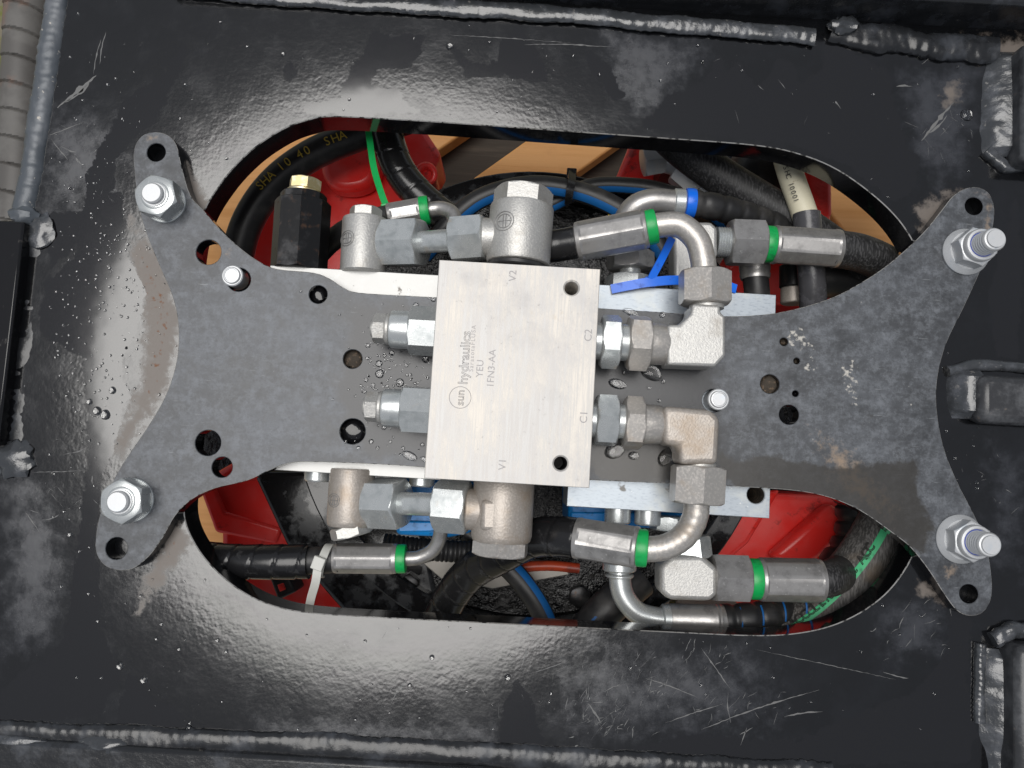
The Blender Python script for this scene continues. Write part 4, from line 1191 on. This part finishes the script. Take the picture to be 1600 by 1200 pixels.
build('yellow_print', *text_on_path('OPITTIN', path[::-1], 5.4, lambda i: Vector((-.5, -.6, 1)), bold=.05), 'yellow_print', hz)
t = thing('blue_striped_hose', 'black hose with blue stripe running from the black cable tie towards the bent tube', 'hose', P(980, 300, -110), 'hoses with blue stripes')
pts = [(860, 320), (920, 292), (980, 290), (1040, 300), (1110, 330), (1180, 400)]
hz = pipe('hose', pts, 26, -84, 'rubber', t)
stripe('blue_stripe', pts, 0, -84, 26, .9, 'blue_stripe', hz, .4)
t = cable_tie('black cable tie round the two blue-striped hoses', [(888, 318, -66), (890, 300, -58), (893, 284, -60), (894, 266, -72)], -60, 5.2, 'wrap_plastic', (893, 272), Vector((0, 1, 0)), 5.6, 1.5)
t = thing('fabric_sleeved_hose', 'thick black fabric sleeved hose crossing from the slot edge to the cream cable', 'hose', P(1150, 280, -100))
pipe('sleeve', [(1010, 180), (1070, 235), (1130, 278), (1190, 315), (1250, 350), (1320, 400), (1380, 450)], 60, -72, 'dark_braid', t)
t = thing('pipe_union', 'dull grey hex union on the red arm beside the sleeved hose', 'union', P(1030, 260, -150))
hexpart('hex_end', (1004, 254), (1036, 248), 44, -100, 'zinc_bright', t, True, rot=.3)
cyl('stem', (1034, 249), (1075, 262), 38, -100, 'zinc_bright', t)
hexpart('hex_end', (1060, 262), (1095, 292), 48, -100, 'zinc_bright', t, True, rot=.1)
cyl('stem', (1088, 285), (1140, 330), 40, -100, 'zinc_bright', t)
build('foot', *box(P(1030, 262, -126).x, P(1080, 262, -126).x, P(1055, 280, -126).y, P(1055, 245, -126).y, ZR, -108), 'black_oxide', t)
t = thing('rubber_boot', 'dark grey rubber boot between the sleeved hose and the cream cable', 'boot', P(1190, 290, ZR))
q = P(1180, 282, ZR)
build('dome', *turned(q, q + UP, [(0, 26), (20, 26), (30, 23), (37, 16), (40, 6), (40.5, .1)], 40), 'rubber', t)
build('skirt', *turned(q, q + UP, [(0, 31), (8, 31), (9.5, 29), (9.5, 25)], 40), 'heat_shrink', t)
t = thing('cream_cable', 'cream cable with grey heat shrink end passing the slot edge', 'cable', P(1250, 350, -80))
hz = pipe('cable', [(1205, 120, -56), (1218, 200, -56), (1232, 262, -56), (1252, 320, -55), (1262, 350, -55)], 40, -56, 'cream_cable', t)
pipe('heat_shrink', [(1260, 334, -53), (1264, 380, -53), (1268, 430, -56), (1272, 500, -64)], 43, -53, 'heat_shrink', t)
path = resample(catmull(pz([(1220, 236), (1232, 272), (1244, 310), (1252, 332)], -56 + 8.2), 10), .5)
build('print', *text_on_path('10C SHC 10001', [p + Vector((-2.2, 0, 0)) for p in path], 4.6, lambda i: Vector((-.3, 0, 1))), 'dark_print', hz)

t = thing('swept_hose', 'bent zinc tube and hose with blue ring behind the upper elbow hose', 'hose', P(1040, 320, -70))
pipe('bent_tube', [(972, 400, -60), (974, 355, -52), (990, 326, -46), (1020, 314, -44), (1062, 317, -44)], 38, -46, 'crimp_steel', t)
cyl('collar', (1052, 316), (1070, 317), 44, -44, 'zinc', t)
ringpart('blue_ring', (1070, 317), (1086, 318), 47, -44, 'blue_plastic', t)
hz = ribbed('hose', [(1082, 318, -44), (1115, 323, -46), (1150, 332, -52), (1210, 352, -66), (1280, 390, -80)], 44, -44, 'rubber', t, 13, .09)
for x, y in ((1100, 321), (1118, 324), (1136, 329)):
    q = P(x, y, -44 - (x - 1082) * .1); 
    build('blue_dash', *tube([q + Vector((math.sin(a) * .4 + 1.0 * math.cos(a), math.sin(a) * 8.3, math.cos(a) * 8.3 - .1)) for a in [(-.9 + 1.8 * i / 10) for i in range(11)]], .5, 6), 'blue_stripe', hz)

t = thing('hydraulic_hose', 'hydraulic hose with green ring on a tee, passing behind the heat shrink', 'hose', P(1250, 385, -70), 'hoses with green rings')
za = -36
hexpart('union_nut', (1138, 379), (1192, 381), 68, za, 'crimp_steel', t, True, rot=.12)
cyl('neck', (1190, 381), (1206, 382), 44, za, 'crimp_steel', t)
ringpart('green_ring', (1192, 381), (1209, 382), 58, za, 'green_plastic', t)
ferrule('ferrule', (1206, 382), (1311, 389), 62, za, t)
pipe('hose', [(1300, 388, za), (1345, 396, za - 3), (1395, 420, za - 10), (1440, 460, za - 22), (1470, 520, za - 34)], 60, za, 'dark_braid', t)
te = thing('tee_fitting', 'zinc tee fitting behind the tube nut of the stained elbow', 'tee fitting', P(1080, 400, -60))
build('body', *prism(ppx([(1052, 346), (1112, 346), (1122, 356), (1122, 402), (1096, 404), (1092, 436), (1054, 436)], za + 9), za - 10, za + 9), 'cast_zinc', te, bev=2.5, seg=3)
cyl('thread', (1118, 378), (1142, 379), 48, za, 'zinc', te, [(i / 12, 1 - .06 * (i % 2)) for i in range(13)])
cyl('foot_thread', (1072, 430), (1072, 462), 44, za, 'zinc', te, [(i / 14, 1 - .06 * (i % 2)) for i in range(15)])
for px, m1 in ((983, 'crimp_steel'),):
    t = thing('straight_fitting', 'grey straight hex fitting standing on the pale bar by the blue cable tie', 'fitting', P(983, 430, -60))
    hexpart('hex_end', (985, 422), (985, 394), 66, -34, 'crimp_steel', t, True, rot=.2)
    cyl('stem', (984, 438), (985, 418), 34, -34, 'zinc', t)
    hexpart('hex_end', (982, 466), (984, 432), 66, -34, 'zinc', t, True, rot=.2)
t = thing('dropping_hose', 'short grey ferrule and black hose pointing at the pale bar below the union nut', 'hose', P(1180, 430, -90))
cyl('ferrule', (1178, 390), (1180, 436), 48, -62, 'crimp_steel', t, [(0, 1), (.7, 1), (.78, .95), (.86, 1), (1, .93)])
pipe('hose', [(1180, 430, -62), (1183, 460, -64), (1186, 520, -70)], 40, -62, 'rubber', t)
t = thing('dark_fitting', 'dark corroded fitting tucked between the red arm and the heat shrink', 'fitting', P(1240, 440, -100))
cyl('collar', (1240, 415), (1240, 450), 44, -80, 'black_oxide', t)
cyl('rusty_collar', (1240, 448), (1240, 475), 40, -82, 'bronze_cast', t)
t = thing('green_striped_hose', 'black hose with thin green stripe under the sleeved hose by the plate ear', 'hose', P(1340, 430, -100))
pts = [(1250, 440), (1310, 436), (1370, 462), (1420, 520)]
hz = pipe('hose', pts, 62, -78, 'rubber', t)
stripe('green_stripe', pts, 0, -78, 62, -.75, 'green_stripe', hz, .16)
t = cable_tie('blue cable tie lying along the pale bar with its tail raised', [(955, 452, -8), (985, 446, -6), (1015, 441, -5), (1060, 438, -6), (1120, 442, -8), (1150, 452, -10)], -6, 5.6, 'blue_plastic', (1016, 441), Vector((1, 0, 0)), 5.0)
build('tail', *band(catmull(pz([(1017, 436, -5), (1034, 404, -4), (1050, 372, -6)], -5), 6), 4.6, 1.3, lambda i: Vector((.3, .1, 1))), 'blue_plastic', t)

# ---------------------------------------------------------------- hoses in the lower opening
t = thing('hydraulic_hose', 'spiral wrapped hydraulic hose with green ring held by the white cable tie', 'hose', P(480, 875, -60), 'hoses with green rings')
zl = -32
wrapped('wrapped_hose', [(230, 845, zl - 26), (290, 866, zl - 12), (350, 876, zl - 4), (420, 878, zl), (485, 877, zl)], 50, zl, 'wrap_plastic', t, 14, .07)
pipe('hose', [(470, 877), (500, 875), (530, 873)], 42, zl, 'rubber', t)
ferrule('ferrule', (521, 872), (622, 873), 46, zl, t, m='crimp_steel')
ringpart('green_ring', (619, 873), (635, 873), 44, zl, 'green_plastic', t)
pipe('bent_tube', [(630, 873, zl), (655, 871, zl), (678, 858, zl + 2), (688, 834, zl + 6), (688, 806, zl + 12)], 22, zl, 'crimp_steel', t)
t = thing('cable_tie', 'white cable tie round the wrapped hose with its tail hanging over the slot edge', 'cable tie', P(498, 875, zl - 16))
c = P(508, 876, zl); r = 23 * S(zl)
build('loop', *band([c + Vector((math.cos(a) * 0 + math.sin(a) * 2.2, math.sin(a) * (r + .6), math.cos(a) * (r + .6))) for a in [(-1.7 + 3.4 * i / 20) for i in range(21)]], 5.0, 1.2, lambda i: Vector((0, math.sin(-1.7 + 3.4 * i / 20), math.cos(-1.7 + 3.4 * i / 20)))), 'white_nylon', t)
zip_head(P(498, 880, zl + 11), Vector((.3, 1, 0)), 6.0, 'white_nylon', t)
build('tail', *band(catmull(pz([(497, 884, zl + 11), (493, 910, zl + 10), (486, 935, zl + 4), (480, 965, zl - 4), (477, 1000, zl - 14)], zl), 8), 5.0, 1.2, lambda i: Vector((.1, .1, 1))), 'white_nylon', t)

t = thing('connector_plug', 'small black electrical plug with red key under the wrapped hose', 'plug', P(440, 915, -120))
build('shell', *prism(ppx([(420, 900), (446, 890), (462, 925), (434, 938)], -100), -125, -100), 'rubber', t, bev=1.5)
build('red_key', *prism(ppx([(433, 914), (442, 911), (446, 921), (437, 925)], -98), -100, -98), 'red_paint', t, bev=.5)
build('stem', *prism(ppx([(430, 905), (446, 898), (452, 915), (438, 920)], -125), ZR, -124), 'rubber', t)
t = thing('blue_striped_hose', 'black hose with blue stripe slanting down to the straight slot edge below the V1 fitting', 'hose', P(830, 920, -110), 'hoses with blue stripes')
pts = [(730, 830), (780, 872), (820, 915), (850, 965), (870, 1030)]
hz = pipe('hose', pts, 34, -88, 'rubber', t)
stripe('blue_stripe', pts, 0, -88, 34, -.75, 'blue_stripe', hz, .38)
t = tag(build('orange_cable', *tube(catmull(pz([(790, 892), (820, 886), (860, 884), (905, 888)], -106), 8), 3.6, 16), 'orange_cable'), 'dirty orange-red cable lying across under the big ferrule', 'cable')
t = build('pale_sheet', *prism(ppx([(660, 880), (720, 862), (880, 880), (890, 898), (770, 920), (690, 905)], -112), -118, -112), 'pale_sheet', bev=.6)
tag(t, 'pale grey metal sheet lying on the black ring below the V1 fitting', 'sheet')
t = thing('corrugated_conduit', 'thin black corrugated conduit behind the slim bent tube', 'conduit', P(680, 858, -90))
ribbed('conduit', [(600, 850), (660, 858), (730, 862), (800, 858)], 34, -72, 'rubber', t, 3.0, .14)

for (lab, a, b, zz0, zz1) in (('bright blue valve housing between the link tube and the slim hose', (618, 744), (738, 840), -100, -48),
                             ('bright blue valve housing under the pale bar', (888, 740), (1085, 826), -110, -50)):
    t = thing('blue_housing', lab, 'housing', P((a[0] + b[0]) / 2, (a[1] + b[1]) / 2, zz0), 'blue housings under the bars')
    build('body', *prism(ppx([(a[0], a[1]), (b[0], a[1] + 4), (b[0], b[1] - 8), (a[0] + (b[0] - a[0]) * .7, b[1]), (a[0], b[1] - 4)], zz1), zz0, zz1), 'blue_housing', t, bev=3, seg=3)
    build('lip', *prism(ppx([(a[0] + 4, b[1] - 26), (b[0] - 3, b[1] - 24), (b[0] - 3, b[1] - 10), (a[0] + 4, b[1] - 8)], zz1 + 3), zz1, zz1 + 3), 'blue_housing', t, bev=1)
    build('foot', *box(P(a[0] + 20, b[1] - 20, zz0).x, P(b[0] - 20, b[1] - 20, zz0).x, P(a[0], b[1] - 10, zz0).y, P(a[0], a[1] + 10, zz0).y, ZS - 16, zz0), 'cast_black', t)

t = thing('elbow_fitting', 'knurled zinc elbow block below the pale bar next to the braided hose', 'elbow fitting', P(1075, 905, -70))
za = -36
build('body', *prism(ppx([(1050, 868), (1098, 868), (1122, 888), (1122, 930), (1110, 940), (1046, 938), (1032, 926), (1032, 884)], za + 11), za - 11, za + 11), 'cast_zinc', t, bev=3, seg=3)
cyl('thread', (1118, 903), (1140, 904), 56, za, 'zinc', t, [(i / 12, 1 - .06 * (i % 2)) for i in range(13)])
hexpart('stem_nut', (1080, 872), (1076, 838), 56, za - 2, 'zinc', t, True, rot=.3)
cyl('stem', (1072, 845), (1072, 812), 48, za - 4, 'zinc', t)
hexpart('bar_nut', (1046, 828), (1046, 806), 54, za + 2, 'zinc', t, True, rot=.2)
t = thing('hydraulic_hose', 'hydraulic hose with green ring on the knurled elbow block', 'hose', P(1240, 905, -70), 'hoses with green rings')
hexpart('union_nut', (1112, 902), (1168, 904), 68, za, 'crimp_steel', t, True, rot=-.15)
cyl('neck', (1166, 904), (1180, 905), 48, za, 'crimp_steel', t)
ringpart('green_ring', (1168, 904), (1188, 905), 62, za, 'green_plastic', t)
ferrule('ferrule', (1184, 905), (1284, 907), 66, za, t)
pipe('hose', [(1274, 907, za), (1300, 902, za - 6), (1325, 885, za - 40), (1350, 850, za - 70), (1365, 790, za - 84)], 56, za, 'dark_braid', t)
t = thing('swept_hose', 'bent zinc tube running into a ribbed hose with blue dashes along the slot edge', 'hose', P(1080, 960, -90))
zt = -52
pipe('bent_tube', [(968, 860, zt), (968, 898, zt), (974, 930, zt), (996, 957, zt), (1030, 967, zt), (1056, 968, zt)], 34, zt, 'zinc', t)
cyl('flange', (968, 878), (968, 892), 52, zt, 'zinc', t)
cyl('flange', (968, 896), (968, 902), 44, zt, 'zinc', t)
cyl('collar', (1034, 968), (1048, 968), 46, zt, 'zinc', t)
cyl('ferrule', (1046, 968), (1140, 970), 48, zt, 'crimp_steel', t, [(0, .96), (.03, 1), (.74, 1), (.76, 1.04), (.79, .98), (.82, 1.04), (.85, 1), (1, .97)])
hz = ribbed('hose', [(1132, 970, -52), (1180, 966, -52), (1230, 956, -62), (1270, 935, -92), (1310, 890, -112), (1340, 820, -112)], 50, zt, 'rubber', t, 13, .12)
for x, y in ((1150, 969), (1182, 966), (1216, 960), (1248, 948)):
    q = P(x, y, zt)
    build('blue_dash', *tube([q + Vector((1.2 * math.cos(a), math.sin(a) * 10.5, math.cos(a) * 10.5 - .3)) for a in [(-.2 + 1.2 * i / 10) for i in range(11)]], .6, 6), 'blue_stripe', hz)
t = thing('green_striped_hose', 'big braided hose with wide green printed stripe along the rounded slot end', 'hose', P(1330, 900, -110))
pts = [(1110, 1045), (1200, 1006), (1268, 964), (1322, 914), (1366, 856), (1398, 790), (1420, 710)]
hz = pipe('hose', pts, 86, -62, 'braid', t, n=40)
path, T = stripe('green_stripe', pts, 0, -62, 87, -.42, 'green_stripe', hz, .12)
zq = 87 / 2 * S(-62) + .3
pp = []
for i, p in enumerate(path):
    up = Vector((0, 0, 1)); w_ = T[i].cross(up).normalized()
    pp.append(p + (up * math.cos(-.42) + w_ * math.sin(-.42)) * zq)
pp = resample(pp, .6)
sel = [p for p in pp if p.x > P(1222, 965, -60).x]
build('stripe_print', *text_on_path('ACCOLER DOLC ACC', [p + Vector((0, 0, .1)) for p in sel], 7.5, lambda i: Vector((-.35, .3, 1)), outline=.22), 'dark_print', hz)
t = thing('hose_stub', 'stubby black hose with blue dashes beside the bent tube at the slot edge', 'hose', P(940, 960, -110))
pipe('hose', [(1000, 905, -92), (965, 935, -86), (935, 965, -84), (900, 1010, -90)], 56, -86, 'rubber', t)
stripe('blue_dash', [(965, 935, -86), (935, 965, -84), (915, 990, -88)], 0, -84, 56, .35, 'blue_stripe', t, .07)
t = thing('corrugated_conduit', 'wide black corrugated boot behind the braided hose and red rib', 'conduit', P(1340, 820, -130))
ribbed('boot', [(1330, 740), (1345, 790), (1340, 850), (1310, 900)], 76, -112, 'rubber', t, 14, .12)

# ---- spiral wrapped hose outside the frame
t = thing('spiral_wrapped_hose', 'dusty grey spiral wrapped hose running outside the rolled frame edge', 'hose', P(40, 200, -90))
wrapped('wrap', [(48, -140), (46, -40), (43, 60), (38, 180), (34, 290), (28, 400), (22, 520)], 70, -70, 'dusty_wrap', t, 19, .09, 48)

# ---------------------------------------------------------------- water drops
drops = []
def drop(px, py, r, z, el=1.0, an=0.0, h=.45):
    c = P(px, py, z + .03); r *= S(z)
    n = 14; rings = []
    for i in range(5):
        t = i / 4 * math.pi / 2
        ring = []
        for j in range(n):
            a = 2 * math.pi * j / n
            w = 1 + .12 * mnoise.noise(Vector((px * .3, math.cos(a), math.sin(a))))
            x, y = math.cos(a) * r * el * w * math.cos(t), math.sin(a) * r * w * math.cos(t)
            ring.append(c + Vector((x * math.cos(an) - y * math.sin(an), x * math.sin(an) + y * math.cos(an), math.sin(t) * r * h)))
        rings.append(ring)
    drops.append(loft(rings))
for a in ((625, 598, 7), (593, 584, 7), (592, 568, 5.5), (612, 552, 4.5), (665, 562, 5.5), (641, 586, 3), (583, 602, 3.5), (601, 556, 3), (635, 571, 3), (668, 590, 3), (572, 594, 3.5), (570, 612, 3), (605, 603, 2.6), (677, 468, 4), (650, 477, 5), (564, 603, 2.5), (618, 571, 2.5), (609, 576, 2.4), (575, 540, 4), (540, 690, 3), (560, 700, 3.5), (580, 690, 4), (600, 668, 4), (590, 700, 3), (610, 690, 2.6), (660, 695, 3.5), (630, 700, 3), (470, 455, 2.5), (574, 560, 3)):
    drop(*a, 0)
for a in ((1018, 582, 17, 1.5, -.4), (965, 600, 11, 1.8, -.2), (1036, 596, 5, 1.2, 1), (1014, 606, 4, 1.2, 0), (978, 580, 7, 1.4, .5), (1040, 714, 15, 1.5, .9), (960, 705, 16, 1.4, .3), (990, 712, 9, 1.3, .3), (985, 488, 8, 2.2, -.3), (1035, 492, 6, 1.3, .9), (640, 712, 9, 2, -.4), (665, 718, 6, 2, -.2), (1030, 626, 4, 1.2, .4)):
    drop(a[0], a[1], a[2] * .72, 0, a[3], a[4], .35)
for _ in range(170):
    px, py = rnd.gauss(620, 38), rnd.gauss(590, 55)
    if px < 672: drop(px, py, rnd.uniform(.8, 2.2), 0)
for _ in range(420):
    px, py = rnd.uniform(20, 1540), rnd.uniform(30, 1140)
    q = P(px, py, ZD)
    xs, ys = np.array([q.x]), np.array([q.y])
    if sdf(po, xs, ys)[0] < -3 and -sdf(slot, xs, ys)[0] > 3 and sdf(deck_o, xs, ys)[0] > 4 and px > 80:
        drop(px, py, rnd.choice((.9, 1.2, 1.5, 2.0, 2.6)), ZD)
for _ in range(420):
    px, py = rnd.gauss(160, 55), rnd.gauss(470, 170)
    q = P(px, py, ZD); xs, ys = np.array([q.x]), np.array([q.y])
    if px > 75 and sdf(po, xs, ys)[0] < -2: drop(px, py, rnd.choice((.7, 1.0, 1.4, 2.2)), ZD)
for a in ((703, 73, 6), (443, 85, 4), (675, 1027, 4), (640, 1070, 3), (793, 1058, 5), (295, 1138, 6), (225, 1062, 6), (188, 1040, 6), (340, 1000, 3), (280, 1014, 3), (354, 1018, 3), (110, 835, 4), (1541, 930, 6), (152, 642, 7), (165, 648, 8), (140, 628, 5), (1510, 180, 10), (176, 610, 6)):
    drop(*a, ZD)
o = build('water_drops', *merge(*drops), 'water'); o['kind'] = 'stuff'
tag(o, 'scattered clear water drops standing on the plate and the deck', 'water drops')
